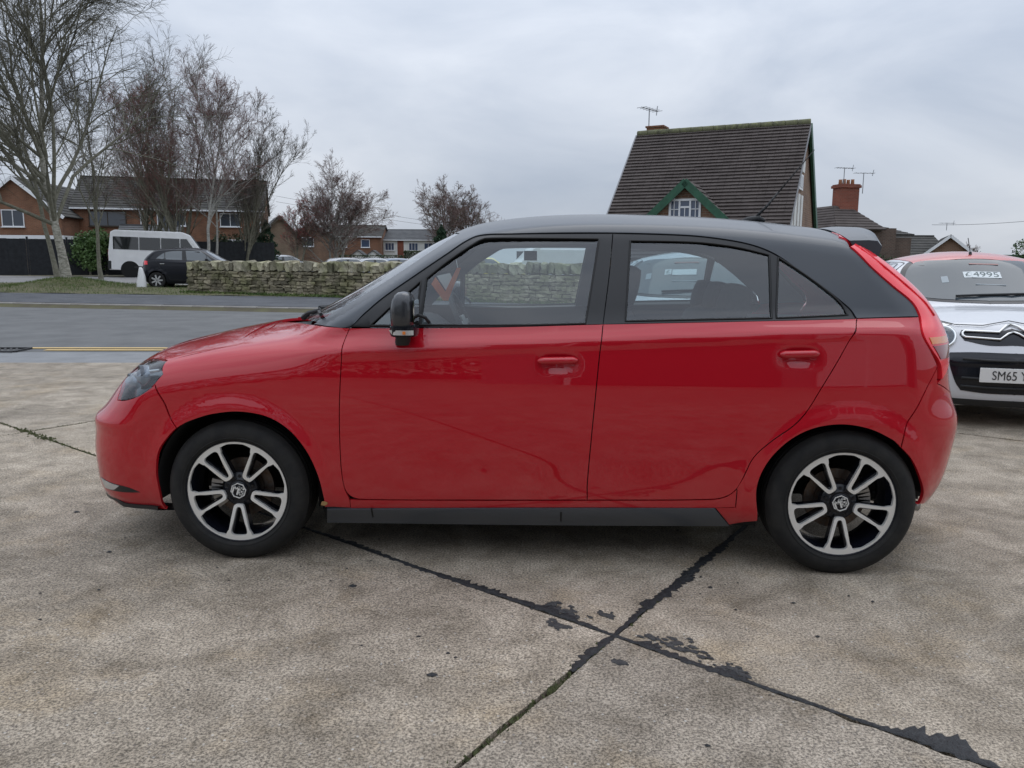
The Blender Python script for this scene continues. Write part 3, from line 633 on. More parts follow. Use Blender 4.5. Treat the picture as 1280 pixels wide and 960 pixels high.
# asphalt strip, road, yellow lines, drain
def strip(name, f0, f1, z, m, x0=-120, x1=120, n=40, kind='structure', crown=0, parent=None):
    V = []
    for i in range(n+1):
        x = x0+(x1-x0)*i/n; a, b = f0(x), f1(x)
        for q in range(7): t = q/6; V.append((x, a+(b-a)*t, z+crown*math.sin(PI*t)))
    o = mesh_obj(name, V, [(i*7+q, (i+1)*7+q, (i+1)*7+q+1, i*7+q+1) for i in range(n) for q in range(6)], MAT[m], parent, True)
    if kind and not parent: o['kind'] = kind
    return o
ye = lambda x: 6.92+.105*(x+6.7)
strip('asphalt_strip', lambda x: near_y(x)+.03, lambda x: ye(x)-.20, -.004, 'apron')
strip('road', lambda x: ye(x)-.20, lambda x: kerb_y(x), -.008, 'asphalt', crown=.03)
for k, off in (('yellow_line', -.02), ('yellow_line', .23)): strip(k, lambda x, o=off: ye(x)+o, lambda x, o=off: ye(x)+o+.11, .004 if off < 0 else .0062, 'yellow_paint', x0=-7.15 if off < 0 else -60, x1=60, n=60)
dr = tag(empty('drain_grate', (-7.9, ye(-7.9)-.02, .004), R(6)), 'black iron road drain grate beside the double yellow lines', 'drain')
for s in (-.25, .25):
    mb = MB(); mb.box((0, s, .008), (.95, .04, .016)); mb.build('frame_bar', MAT['iron'], dr)
for s in (-.475, .475): mb = MB(); mb.box((s, 0, .008), (.04, .46, .0155)); mb.build('frame_bar', MAT['iron'], dr)
for i in range(11): mb = MB(); mb.box((-.40+.08*i, 0, .006), (.028, .47, .012), R(28)); mb.build('grate_bar', MAT['iron'], dr)
# far kerb stones, pavement
kerb = tag(strip('kerb', lambda x: kerb_y(x)+.03, lambda x: kerb_y(x)+.22, .02, 'kerb_concrete'))
ang = math.atan(-.1416); kx = -34.; mbk = MB(); mbk.box((0, 0, 0), (.895, .19, .20)); proto = mbk.build('kerb_stone', MAT['kerb_concrete'], kerb, bevel=.018); first = True
while kx < 24:
    o = proto if first else proto.copy()
    if not first: COL.objects.link(o); o.parent = kerb
    o.location = (kx, kerb_y(kx)+.095, .005+random.uniform(-.006, .006)); o.rotation_euler = (0, 0, ang+random.uniform(-.006, .006)); first = False; kx += .905*math.cos(ang)
strip('pavement', lambda x: kerb_y(x)+.20, lambda x: kerb_y(x)+4.3+.02*(x+20), .10, 'asphalt_dark', n=30)
for v in bpy.data.objects['pavement'].data.vertices: v.co.z = float(land(v.co.x, v.co.y))+.012
o = strip('driveway', lambda x: kerb_y(x)+11.5, lambda x: kerb_y(x)+19.5, .0, 'asphalt_pale', x0=-60, x1=30, n=30)
for v in o.data.vertices: v.co.z = float(land(v.co.x, v.co.y))+.012
# grass verge with the mound under the birch, and its blades
BIRCH = at(84, 352, 30.5)
def mound(x, y):
    return .32*np.exp(-((x-BIRCH[0])/1.5)**2-((y-BIRCH[1])/1.6)**2)+.05*np.exp(-((x-BIRCH[0])/4)**2-((y-BIRCH[1])/2.5)**2)
gx = np.linspace(-42, 8, 120); gd = np.linspace(4.25, 11.6, 26); V = []
for d in gd:
    for x in gx: y = kerb_y(x)+d+.02*(x+20)*(1-(d-4.25)/7.35); V.append((x, y, float(land(x, y)+mound(x, y))+.02*math.sin(x*2.1+d)*math.sin(d*1.7)+.018))
n = len(gx); tag(mesh_obj('verge', V, [(i*n+j, i*n+j+1, (i+1)*n+j+1, (i+1)*n+j) for i in range(len(gd)-1) for j in range(n-1)], MAT['grass_soil'], None, True), kind='structure')
V = []; F = []
for i in range(19000):
    x = random.uniform(-30, 2); d = 4.3+7.2*random.random()
    if random.random() < .25: x = BIRCH[0]+random.gauss(0, 1.3); d = BIRCH[1]-kerb_y(x)+random.gauss(0, 1.0)
    y = kerb_y(x)+d; z = float(land(x, y)+mound(x, y))+.01; h = random.uniform(.03, .08)*(1.5 if abs(x-BIRCH[0]) < 2.2 and random.random() < .6 else 1); a = random.uniform(0, 6.28); w = random.uniform(.006, .014); k = len(V)
    V += [(x+w*math.cos(a), y+w*math.sin(a), z), (x-w*math.cos(a), y-w*math.sin(a), z), (x+random.gauss(0, .03), y+random.gauss(0, .03), z+h)]; F.append((k, k+1, k+2))
tag(mesh_obj('grass', V, F, MAT['grass']), 'short green grass on the verge and the mound under the birch', 'grass', kind='stuff')
# ---------------------------------------------------------------- drystone wall: face stones and upright cope stones, each a stone
def stone_mat(name, c1, c2, c3):
    m = mat(name, c1, .92, col2=c2, vscale=7, bump=.8, bscale=26, detail=8); n, l = m.node_tree.nodes, m.node_tree.links; b = n['Principled BSDF']; src = b.inputs['Base Color'].links[0].from_socket
    z = n.new('ShaderNodeTexNoise'); z.inputs['Scale'].default_value = 2.3; z.inputs['Detail'].default_value = 5; g = n.new('ShaderNodeNewGeometry'); l.new(g.outputs['Position'], z.inputs['Vector'])
    r = n.new('ShaderNodeValToRGB'); r.color_ramp.elements[0].position = .44; r.color_ramp.elements[1].position = .62; l.new(z.outputs['Fac'], r.inputs[0]); x = n.new('ShaderNodeMix'); x.data_type = 'RGBA'; l.new(r.outputs[0], x.inputs[0]); l.new(src, x.inputs[6]); x.inputs[7].default_value = (*c3, 1); oi = n.new('ShaderNodeObjectInfo'); mr = n.new('ShaderNodeMapRange'); mr.inputs[3].default_value = .55; mr.inputs[4].default_value = 1.35; l.new(oi.outputs['Random'], mr.inputs[0]); y = n.new('ShaderNodeMix'); y.data_type = 'RGBA'; y.blend_type = 'MULTIPLY'; y.inputs[0].default_value = 1; l.new(x.outputs[2], y.inputs[6]); l.new(mr.outputs[0], y.inputs[7]); l.new(y.outputs[2], b.inputs['Base Color'])
    return m
SM = [stone_mat('stone_a', (.20, .175, .115), (.40, .35, .235), (.19, .18, .095)), stone_mat('stone_b', (.15, .13, .088), (.32, .28, .19), (.15, .145, .075)), stone_mat('stone_c', (.22, .19, .135), (.42, .37, .26), (.20, .185, .10))]
CM = [stone_mat('cope_a', (.28, .255, .175), (.52, .475, .345), (.32, .305, .18)), stone_mat('cope_b', (.19, .175, .125), (.40, .365, .265), (.24, .235, .13))]
def rock(name, rnd, mats, sub=2, rough=.16):
    bm = bmesh.new(); bmesh.ops.create_cube(bm, size=1); bmesh.ops.subdivide_edges(bm, edges=bm.edges[:], cuts=1, use_grid_fill=True)
    for v in bm.verts:
        p = v.co*2; v.co = v.co*(1-.05*(p.length_squared-1)/2)+Vector((rnd.uniform(-1, 1), rnd.uniform(-1, 1), rnd.uniform(-1, 1)))*rough*.6
    me = bpy.data.meshes.new(name); bm.to_mesh(me); bm.free(); me.materials.append(rnd.choice(mats)); me.polygons.foreach_set('use_smooth', np.zeros(len(me.polygons), dtype=bool)); return me
rw = random.Random(11)
W0 = at(241, 365, 27.6); W1 = at(470, 371.7, 24.6); W0[2] = W1[2] = .0
wd = (W1-W0); wd /= np.linalg.norm(wd); wn_ = np.array([-wd[1], wd[0], 0]); wall_ang = math.atan2(wd[1], wd[0]); WL = 14.6
wall = tag(empty('stone_wall', (float(W0[0]), float(W0[1]), .12), wall_ang), 'mossy drystone wall with upright cope stones beside the far pavement', 'wall')
face = [rock('stone', rw, SM) for _ in range(14)]; cope = [rock('cope_stone', rw, CM, rough=.22) for _ in range(10)]
mb = MB(); mb.box((WL/2+.05, .02, .40), (WL-.12, .30, .86)); mb.build('core', MAT['earth'], wall)
z = -.02; course = 0; far_stones = []
while z < .80:
    h = rw.uniform(.085, .15); h = min(h, .86-z); x = -.02+rw.uniform(0, .1)*0
    while x < WL:
        w = rw.uniform(.12, .34)
        if x+w > WL-.08: w = WL-x
        o = bpy.data.objects.new('stone', rw.choice(face)); far_stones.append(o) if x > 6.9 else COL.objects.link(o); o.parent = wall; o.location = (x+w/2, -.13+rw.uniform(-.045, .025), z+h/2+rw.uniform(-.012, .012)); o.scale = (w*rw.uniform(.90, 1.0), .18, h*rw.uniform(.82, 1.0)); o.rotation_euler = (rw.choice([0, PI]), rw.gauss(0, .05), rw.choice([0, PI])+rw.gauss(0, .08)); x += w
    z += h; course += 1
bmf = {}
for o in far_stones:      # the stretch seen only through the red car's glass: one joined run of stones
    M = Matrix.LocRotScale(o.location, o.rotation_euler, o.scale); k_ = o.data.materials[0].name; q = bmf.setdefault(k_, ([], [])); n0 = len(q[0]); q[0].extend(tuple(M @ v.co) for v in o.data.vertices); q[1].extend(tuple(i+n0 for i in p.vertices) for p in o.data.polygons)
for o in far_stones: bpy.data.objects.remove(o)
Vj, Fj, Mj = [], [], []
for i, (k_, (a_, b_)) in enumerate(bmf.items()): n0 = len(Vj); Vj += a_; Fj += [tuple(v+n0 for v in f) for f in b_]; Mj += [i]*len(b_)
oj = mesh_obj('stone_run', Vj, Fj, [MAT[k_] for k_ in bmf], wall, False, None, Mj); oj['kind'] = 'stuff'
z = -.02
while z < .82:
    h = rw.uniform(.13, .19); o = bpy.data.objects.new('stone', rw.choice(face)); COL.objects.link(o); o.parent = wall; o.location = (.02, .06, z+h/2); o.scale = (.22, .34, h*1.02); z += h
x = -.03
while x < WL:
    w = rw.uniform(.19, .36); h = rw.uniform(.24, .31); o = bpy.data.objects.new('cope_stone', rw.choice(cope)); COL.objects.link(o); o.parent = wall; o.location = (x+w/2, rw.uniform(-.02, .02), .84+h/2); o.scale = (w*.93, .46, h); o.rotation_euler = (rw.gauss(0, .05), rw.gauss(0, .06), rw.choice([0, PI])+rw.gauss(0, .08)); x += w*.985
# weeds and leaf litter at the wall foot
V = []; F = []
for i in range(2600):
    t = rw.uniform(-.2, WL); o_ = -.26-abs(rw.gauss(0, .14)); p = W0+wd*t+wn_*o_; zz = float(land(p[0], p[1]))+.02; s = rw.uniform(.02, .07); a = rw.uniform(0, 6.28); k = len(V)
    V += [(p[0]+s*.5*math.cos(a), p[1]+s*.5*math.sin(a), zz), (p[0]-s*.5*math.cos(a), p[1]-s*.5*math.sin(a), zz), (p[0]+rw.gauss(0, .04), p[1]+rw.gauss(0, .04), zz+s*rw.uniform(.5, 1.8))]; F.append((k, k+1, k+2))
tag(mesh_obj('weeds', V, F, MAT['grass']), 'low weeds and leaf litter along the foot of the stone wall', 'weeds', kind='stuff')

# ---------------------------------------------------------------- building materials
def brick_mat(name, c1, c2, mortar, sc=1., bw=.23, bh=.075):
    m = bpy.data.materials.new(name); m.use_nodes = True; MAT[name] = m
    n, l = m.node_tree.nodes, m.node_tree.links; b = n['Principled BSDF']; b.inputs['Roughness'].default_value = .9
    t = n.new('ShaderNodeTexCoord'); sp = n.new('ShaderNodeSeparateXYZ'); ad = n.new('ShaderNodeMath'); ad.operation = 'ADD'; cb = n.new('ShaderNodeCombineXYZ')
    l.new(t.outputs['Object'], sp.inputs[0]); l.new(sp.outputs[0], ad.inputs[0]); l.new(sp.outputs[1], ad.inputs[1]); l.new(ad.outputs[0], cb.inputs[0]); l.new(sp.outputs[2], cb.inputs[1])
    k = n.new('ShaderNodeTexBrick'); k.inputs['Scale'].default_value = sc; k.inputs['Brick Width'].default_value = bw; k.inputs['Row Height'].default_value = bh; k.inputs['Mortar Size'].default_value = .008
    k.inputs['Color1'].default_value = (*c1, 1); k.inputs['Color2'].default_value = (*c2, 1); k.inputs['Mortar'].default_value = (*mortar, 1); l.new(cb.outputs[0], k.inputs['Vector'])
    z = n.new('ShaderNodeTexNoise'); z.inputs['Scale'].default_value = .9; z.inputs['Detail'].default_value = 7; l.new(t.outputs['Object'], z.inputs['Vector'])
    r = n.new('ShaderNodeValToRGB'); r.color_ramp.elements[0].position = .3; r.color_ramp.elements[0].color = (.66, .66, .66, 1); r.color_ramp.elements[1].position = .7; r.color_ramp.elements[1].color = (1.12, 1.1, 1.08, 1); l.new(z.outputs['Fac'], r.inputs[0])
    x = n.new('ShaderNodeMix'); x.data_type = 'RGBA'; x.blend_type = 'MULTIPLY'; x.inputs[0].default_value = 1; l.new(k.outputs[0], x.inputs[6]); l.new(r.outputs[0], x.inputs[7]); l.new(x.outputs[2], b.inputs['Base Color'])
    bp = n.new('ShaderNodeBump'); bp.inputs['Strength'].default_value = .5; bp.inputs['Distance'].default_value = .01; bp.invert = True; l.new(k.outputs['Fac'], bp.inputs['Height']); l.new(bp.outputs[0], b.inputs['Normal'])
    return m
def tile_mat(name, c1, c2, moss=(.10, .105, .06), amt=.6):
    m = mat(name, c1, .88, col2=c2, vscale=1.6, bump=.3, bscale=14, detail=9); n, l = m.node_tree.nodes, m.node_tree.links; b = n['Principled BSDF']; src = b.inputs['Base Color'].links[0].from_socket
    z = n.new('ShaderNodeTexNoise'); z.inputs['Scale'].default_value = 9; z.inputs['Detail'].default_value = 6; t = n.new('ShaderNodeTexCoord'); l.new(t.outputs['Object'], z.inputs['Vector'])
    r = n.new('ShaderNodeValToRGB'); r.color_ramp.elements[0].position = amt; r.color_ramp.elements[1].position = amt+.14; l.new(z.outputs['Fac'], r.inputs[0])
    x = n.new('ShaderNodeMix'); x.data_type = 'RGBA'; l.new(r.outputs[0], x.inputs[0]); l.new(src, x.inputs[6]); x.inputs[7].default_value = (*moss, 1); l.new(x.outputs[2], b.inputs['Base Color']); return m
brick_mat('brick_orange', (.27, .118, .062), (.20, .082, .045), (.24, .19, .14)); brick_mat('brick_brown', (.27, .155, .095), (.20, .105, .065), (.30, .26, .21)); brick_mat('brick_red', (.28, .070, .042), (.22, .055, .035), (.25, .17, .12)); brick_mat('brick_tan', (.24, .17, .115), (.20, .14, .095), (.28, .24, .19)); brick_mat('brick_dark', (.13, .085, .065), (.10, .066, .05), (.16, .14, .12))
tile_mat('tile_dark', (.038, .036, .034), (.066, .062, .056), (.075, .085, .045), .58); tile_mat('tile_brown', (.062, .049, .044), (.094, .077, .070), (.12, .10, .085), .68); tile_mat('tile_grey', (.075, .078, .082), (.12, .122, .125), (.10, .11, .08), .7); tile_mat('tile_moss', (.10, .10, .06), (.16, .16, .09), (.18, .19, .09), .5)
mat('render_white', (.70, .70, .67), .85, vary=.08, vscale=2); mat('upvc', (.78, .79, .80), .4); mat('green_paint', (.018, .085, .045), .5, vary=.25, vscale=6); mat('pane', (.045, .055, .07), .08, 0, 0, .8); mat('pane_blue', (.06, .085, .14), .08, 0, 0, .8); mat('flashing', (.25, .25, .26), .6); mat('clay', (.34, .15, .075), .8, vary=.3, vscale=4); mat('black_wood', (.014, .016, .019), .8, vary=.4, vscale=5); mat('brown_wood', (.06, .045, .03), .85, vary=.3, vscale=4)
mat('galv', (.30, .31, .32), .5, .7); mat('cladding_grey', (.16, .17, .18), .6, vary=.15, vscale=2); mat('fascia_dark', (.03, .032, .036), .5); mat('shop_white', (.62, .63, .63), .7, vary=.05, vscale=1)
def roof_slope(name, parent, p00, p10, p01, p11, rows, m, lift=.035, cols=0, wave=.0):
    """stepped tile courses from eaves (p00-p10) to ridge (p01-p11)"""
    p00, p10, p01, p11 = [np.array(p, float) for p in (p00, p10, p01, p11)]
    nn = np.cross(p10-p00, p01-p00); nn /= np.linalg.norm(nn); nn = nn if nn[2] > 0 else -nn
    V = []; F = []; nc = max(1, cols)
    for i in range(rows):
        t0, t1 = i/rows, min(1, (i+1.06)/rows); a0, b0, a1, b1 = p00+(p01-p00)*t0, p10+(p11-p10)*t0, p00+(p01-p00)*t1, p10+(p11-p10)*t1
        for j in range(nc):
            u0, u1 = j/nc, (j+1)/nc; h = lift+random.uniform(0, .012)*(1 if cols else 0); g = .0 if not cols else .012/nc
            q = [a0+(b0-a0)*(u0+g), a0+(b0-a0)*(u1-g), a1+(b1-a1)*(u1-g), a1+(b1-a1)*(u0+g)]; k = len(V)
            V += [q[0]+nn*h, q[1]+nn*h, q[2]+nn*.004, q[3]+nn*.004, q[0], q[1]]; F += [(k, k+1, k+2, k+3), (k+4, k+5, k+1, k), (k+4, k, k+3), (k+5, k+2, k+1)]
    k = len(V); V += [p00-nn*.06, p10-nn*.06, p11-nn*.06, p01-nn*.06, p00, p10, p11, p01]; F += [(k+3, k+2, k+1, k), (k, k+1, k+5, k+4), (k+1, k+2, k+6, k+5), (k+2, k+3, k+7, k+6), (k+3, k, k+4, k+7)]
    return mesh_obj(name, V, F, m, parent)
def window(parent, x0, x1, z0, z1, y=0, mull=(1, 1), m='pane', fm='upvc', fw=.055, out=-1, sub=None):
    """casement set in a wall at local y, facing out*y"""
    w = empty('window', ((x0+x1)/2, y, (z0+z1)/2), 0, parent); W, H = x1-x0, z1-z0
    mb = MB(); mb.box((0, out*.012, 0), (W-.01, .02, H-.01)); mb.build('pane', MAT[m], w)
    mb = MB(); d = out*.03
    mb.box((0, d, H/2-fw/2), (W, .06, fw)); mb.box((0, d, -H/2+fw/2), (W, .06, fw)); mb.box((-W/2+fw/2, d, 0), (fw, .058, H-2*fw)); mb.box((W/2-fw/2, d, 0), (fw, .058, H-2*fw))
    for i in range(1, mull[0]): mb.box((-W/2+W*i/mull[0], d, 0), (fw*.8, .056, H-2*fw))
    for i in range(1, mull[1]): mb.box((0, d, -H/2+H*i/mull[1]), (W-2*fw, .054, fw*.7))
    if sub:
        for (bx, bz, bw_, bh_) in sub: mb.box((bx*W, d, bz*H), (bw_*W if bw_ else .022, .052, bh_*H if bh_ else .022))
    o = mb.build('frame', MAT[fm], w); mb = MB(); mb.box((0, out*.07, -H/2-.03), (W+.1, .14, .05)); mb.build('sill', MAT[fm], w); return w
def house(name, label, pos, yaw, L, D, hw, hr, wall_m, roof_m, rows=14, over=.25, gable=True, wins=(), ground=.3, bays=None, roofcols=0):
    """local x along the front, +y to the back; ridge along x"""
    h = tag(empty(name, (float(pos[0]), float(pos[1]), ground), yaw), label, 'house', 'houses beyond the far pavement')
    mb = MB()
    if gable:
        prof = [(0, 0), (D, 0), (D, hw), (D/2, hr-.06), (0, hw)]
    else: prof = [(0, 0), (D, 0), (D, hw), (0, hw)]
    if bays:
        x = 0
        for bl, bm_ in bays: q = MB(); q.prism(prof, x, x+bl, lambda u, v, w: (w, u, v)); q.build('wall', MAT[bm_], h); x += bl
    else: mb.prism(prof, 0, L, lambda u, v, w: (w, u, v)); mb.build('wall', MAT[wall_m], h)
    dz = over*(hr-hw)/(D/2)
    roof_slope('roof', h, (-over*.6, -over, hw-dz+.03), (L+over*.6, -over, hw-dz+.03), (-over*.6, D/2, hr+.03), (L+over*.6, D/2, hr+.03), rows, MAT[roof_m], cols=roofcols)
    roof_slope('roof', h, (L+over*.6, D+over, hw-dz+.03), (-over*.6, D+over, hw-dz+.03), (L+over*.6, D/2, hr+.03), (-over*.6, D/2, hr+.03), rows, MAT[roof_m])
    mb = MB(); mb.box((L/2, D/2, hr+.05), (L+over, .22, .10)); mb.build('ridge', MAT[roof_m], h)
    mb = MB(); mb.box((L/2, -over-.05, hw-dz-.02), (L+over, .10, .11)); mb.build('gutter', MAT['upvc'], h)
    for w in wins: window(h, *w)
    return h
def camang(u): return math.atan2(u[1], u[0])
def uv(lat, dep): v = RH*lat+FH*dep; return v/np.linalg.norm(v)
# brick terrace behind the trees
u = uv(.972, .235); P = at(329, 262, 58); yaw = camang(u); Lh = 12.6; pos = P-u*Lh
g = .7
ht = house('terrace_house', 'long orange brick house with a dark tiled roof behind the birches', pos, yaw, Lh, 6.2, 4.3, 6.5, 'brick_orange', 'tile_dark', 13, wins=((1.0, 3.4, 2.9, 3.95, 0, (2, 1), 'pane', 'brown_wood'), (5.4, 7.3, 3.0, 4.0, 0, (3, 1), 'pane'), (9.6, 11.0, 3.0, 3.95, 0, (2, 1), 'pane'), (9.6, 11.2, .9, 2.1, 0, (2, 1), 'pane'), (5.4, 7.2, .9, 2.1, 0, (2, 1), 'pane')), ground=g, roofcols=0)
mb = MB(); mb.tube([(4.2, -.08, 4.2), (4.35, -.08, 3.6), (4.35, -.08, .1)], .05, 8); mb.build('drainpipe', MAT['upvc'], ht, smooth=True)
mb = MB(); mb.tube([(Lh-.25, -.08, 4.2), (Lh-.25, -.08, .1)], .05, 8); mb.build('drainpipe', MAT['upvc'], ht, smooth=True)
mb = MB(); mb.lathe([(.0001, .10), (.12, .085), (.24, .03), (.30, -.02), (.29, -.03)], 20, 'X', (Lh+.35, 1.2, 3.1)); mb.tube([(Lh, 1.2, 3.0), (Lh+.35, 1.2, 3.1)], .02, 6); mb.build('satellite_dish', MAT['fascia_dark'], ht, smooth=True)
# small pitched garage in front of it
p = at(146, 283, 50); gr = house('garage', 'small garage with a shallow dark pitched roof and white bargeboard behind the hedge', p, camang(uv(.95, .3)), 3.4, 4.4, 1.9, 2.9, 'brick_orange', 'tile_grey', 7, ground=.6)
# gable fronted house at the left edge
def gable_house(name, label, apex_px, dep, width, depth, hw, hr, wall_m, roof_m, yaw, ground, barge='upvc', wins=(), rows=12):
    a = at(*apex_px, dep); h = tag(empty(name, (float(a[0]), float(a[1]), ground), yaw), label, 'house', 'houses beyond the far pavement')
    mb = MB(); mb.prism([(-width/2, 0), (width/2, 0), (width/2, hw), (0, hr), (-width/2, hw)], 0, depth, lambda u, v, w: (u, w, v)); mb.build('wall', MAT[wall_m], h)
    o = .3; sl = (hr-hw)/(width/2)
    for s in (-1, 1):
        roof_slope('roof', h, (s*(width/2+o), -o, hw-o*sl+.03), (s*(width/2+o), depth, hw-o*sl+.03), (0, -o, hr+.03), (0, depth, hr+.03), rows, MAT[roof_m])
        mb = MB(); L = math.hypot(width/2+o, (width/2+o)*sl); mb.box((s*(width/4+o/2), -o-.03, (hr+hw-o*sl)/2-.07), (L, .05, .20), 0, 0, 0, s*math.atan(sl)); mb.build('bargeboard', MAT[barge], h)
    for w in wins: window(h, *w)
    return h
gable_house('gable_house', 'orange brick gable fronted house with white bargeboards behind the black fence', (16, 222), 52, 5.6, 9, 3.6, 5.9, 'brick_orange', 'tile_dark', camang(uv(.98, .1)), .7, wins=((-.9, .5, 2.7, 3.8, 0, (2, 1)),))
p = at(4, 297, 47); h = tag(empty('flat_garage', (float(p[0]), float(p[1]), .55), camang(uv(1, .05))), 'low flat roofed outbuilding with a white fascia behind the black fence', 'outbuilding'); mb = MB(); mb.box((1.5, 1.6, .95), (3.8, 3, 1.9)); mb.build('wall', MAT['brick_tan'], h); mb = MB(); mb.box((1.5, 1.5, 2.02), (4.1, 3.3, .24)); mb.build('fascia', MAT['upvc'], h)
# houses farther off
gable_house('gable_house', 'grey brown gable ended house half hidden by the dark conifers', (349, 274), 74, 4.2, 8, 2.6, 4.9, 'brick_tan', 'tile_grey', camang(uv(.93, .35)), .55, barge='brown_wood')
gable_house('gable_house', 'brown brick gable ended house behind the red twigged tree', (389, 279), 80, 6.2, 8, 2.5, 4.6, 'brick_brown', 'tile_dark', camang(uv(.98, .2)), .55, barge='brown_wood', wins=((-1.2, .2, 2.2, 3.1, 0, (2, 1)),))
p = at(411, 305, 92); house('brick_house', 'orange brick houses with pale windows beside the white fronted terrace', p, camang(uv(1, .02)), 6.0, 7, 3.7, 5.0, 'brick_orange', 'tile_dark', 9, wins=((1.1, 2.1, 2.4, 3.3, 0, (1, 1), 'pane_blue'), (3.7, 4.7, 2.4, 3.3, 0, (1, 1), 'pane_blue')), ground=.5)
p = at(476, 305, 94); hw_ = house('white_terrace', 'white rendered terrace with brick piers and a grey roof beyond the car park', p, camang(uv(1, -.03)), 7.0, 7, 3.4, 4.6, 'render_white', 'tile_grey', 8, wins=((.5, 1.6, 2.1, 3.0, 0, (3, 1), 'pane_blue'), (3.3, 4.4, 2.1, 3.0, 0, (3, 1), 'pane_blue'), (5.1, 6.6, 2.1, 3.0, 0, (3, 1), 'pane_blue')), ground=.5, bays=((1.95, 'render_white'), (.75, 'brick_red'), (4.3, 'render_white')))
for k, (px_, dd) in enumerate(((447, 88), (466, 89))):
    a = at(px_, 303, dd); h = tag(empty('porch', (float(a[0]), float(a[1]), .5), camang(uv(1, .0))), ('low white gabled porch nearest the red twigged tree, below the brick houses', 'low white gabled porch between the brick houses and the white terrace')[k], 'porch'); mb = MB(); mb.prism([(-.8, 0), (.8, 0), (.8, 1.4), (0, 2.0), (-.8, 1.4)], 0, 2, lambda u, v, w: (u, w, v)); mb.build('wall', MAT['render_white'], h)
    for s in (-1, 1): roof_slope('roof', h, (s*.95, -.15, 1.33), (s*.95, 2, 1.33), (0, -.15, 2.06), (0, 2, 2.06), 4, MAT['tile_grey'])
# ---------------------------------------------------------------- steep roofed house on the right
A = at(797, 166, 29.5); B = at(1013.5, 156, 26.8); g = .15; HR = float((A[2]+B[2])/2)-g; u = (B-A)*np.array([1, 1, 0]); LR = float(np.linalg.norm(u)); u /= LR
sh = tag(empty('steep_house', (float(A[0]), float(A[1]), g), camang(u)), 'house with a steep brown tiled roof and a green trimmed dormer gable', 'house', 'houses beyond the far pavement')
RUN, DROP = 4.35, 4.55; EZ = HR-DROP
roof_slope('roof', sh, (0, -RUN, EZ), (LR, -RUN, EZ), (0, 0, HR), (LR, 0, HR), 38, MAT['tile_brown'], lift=.05, cols=26)
roof_slope('roof', sh, (LR, RUN, EZ), (0, RUN, EZ), (LR, 0, HR), (0, 0, HR), 20, MAT['tile_brown'], lift=.045)
for k in range(15): mb = MB(); mb.tube([(LR*k/15+.01, 0, HR+.015), (LR*(k+1)/15-.01, 0, HR+.02)], .115, 10); mb.build('ridge_tile', MAT['tile_moss'], sh, smooth=True)
mb = MB(); mb.prism([(-RUN+.35, 0), (RUN-.35, 0), (RUN-.35, EZ+.3), (0, HR-.12), (-RUN+.35, EZ+.3)], .25, LR-.10, lambda u_, v_, w: (w, u_, v_)); mb.build('wall', MAT['brick_brown'], sh)
sl = DROP/RUN; Lr = math.hypot(RUN, DROP)
for s, m_ in ((-1, 'flashing'), (1, 'green_paint')):
    mb = MB(); mb.box((LR+.0, s*RUN/2, HR-DROP/2-.10), (.05 if s < 0 else .09, Lr, .10 if s < 0 else .30), 0, 0, -s*math.atan(sl)); mb.build('bargeboard', MAT[m_], sh)
for s in (-1, 1): mb = MB(); mb.box((-.03, s*RUN/2, HR-DROP/2-.08), (.05, Lr, .16), 0, 0, -s*math.atan(sl)); mb.build('bargeboard', MAT['flashing'], sh)
# rendered panels and window on the right gable
for (y0, y1, z0, z1) in ((-.95, -.25, 4.15, 4.55), (-2.75, -2.35, 2.2, 2.95), (-2.1, -1.7, 2.2, 3.4), (-1.4, -1.0, 2.2, 3.4), (-.7, -.3, 2.2, 3.4)): mb = MB(); mb.box((LR-.085, (y0+y1)/2, (z0+z1)/2), (.05, y1-y0, z1-z0)); mb.build('render_panel', MAT['render_white'], sh)
mb = MB(); mb.box((LR-.08, -1.0, 3.80), (.06, .9, .5)); gw = mb.build('gable_window', MAT['upvc'], sh); mb = MB(); mb.box((LR-.046, -1.0, 3.80), (.01, .7, .36)); mb.build('pane', MAT['pane'], gw)
# dormer gable
Mi = np.array(sh.matrix_basis.inverted()) if False else None
def local(px_, py_, v):
    """where the ray through a photo pixel meets the plane local y = v of the steep house"""
    d = FW+(px_-640)/FPX*RT+(480-py_)/FPX*UPV; nn = np.array([-u[1], u[0], 0]); o = A*np.array([1, 1, 0])+nn*v; t = ((o-CAM)*np.array([1, 1, 0]))@nn/(d@nn); p = CAM+d*t; return float((p-A)@u), float(p[2]-g)
VD = -3.35
ax_, az_ = local(859, 227, VD); lx_, lz_ = local(812, 268, VD); rx_, rz_ = local(908, 272, VD); sl_d = (az_-min(lz_, rz_))/((rx_-lx_)/2); hwid = 1.75
mb = MB(); mb.prism([(ax_-hwid+.2, EZ), (ax_+hwid-.2, EZ), (ax_+hwid-.2, az_-.12-(hwid-.2)*sl_d), (ax_, az_-.12), (ax_-hwid+.2, az_-.12-(hwid-.2)*sl_d)], VD, -.8, lambda u_, v_, w: (u_, w, v_)); mb.build('dormer_wall', MAT['brick_brown'], sh)
yr = -(HR-az_)/sl
for s in (-1, 1):
    zb = az_-hwid*sl_d; ye_ = -(HR-zb)/sl
    roof_slope('dormer_roof', sh, (ax_+s*hwid, VD-.22, zb+.02), (ax_+s*hwid, min(ye_+.25, -.5), zb+.02), (ax_, VD-.22, az_+.02), (ax_, yr+.3, az_+.02), 9, MAT['tile_brown'])
    Lb = math.hypot(hwid, hwid*sl_d); mb = MB(); mb.box((ax_+s*hwid/2, VD-.25, az_-hwid*sl_d/2-.05), (Lb+.1, .06, .24), 0, 0, 0, s*math.atan(sl_d)); mb.build('dormer_bargeboard', MAT['green_paint'], sh)
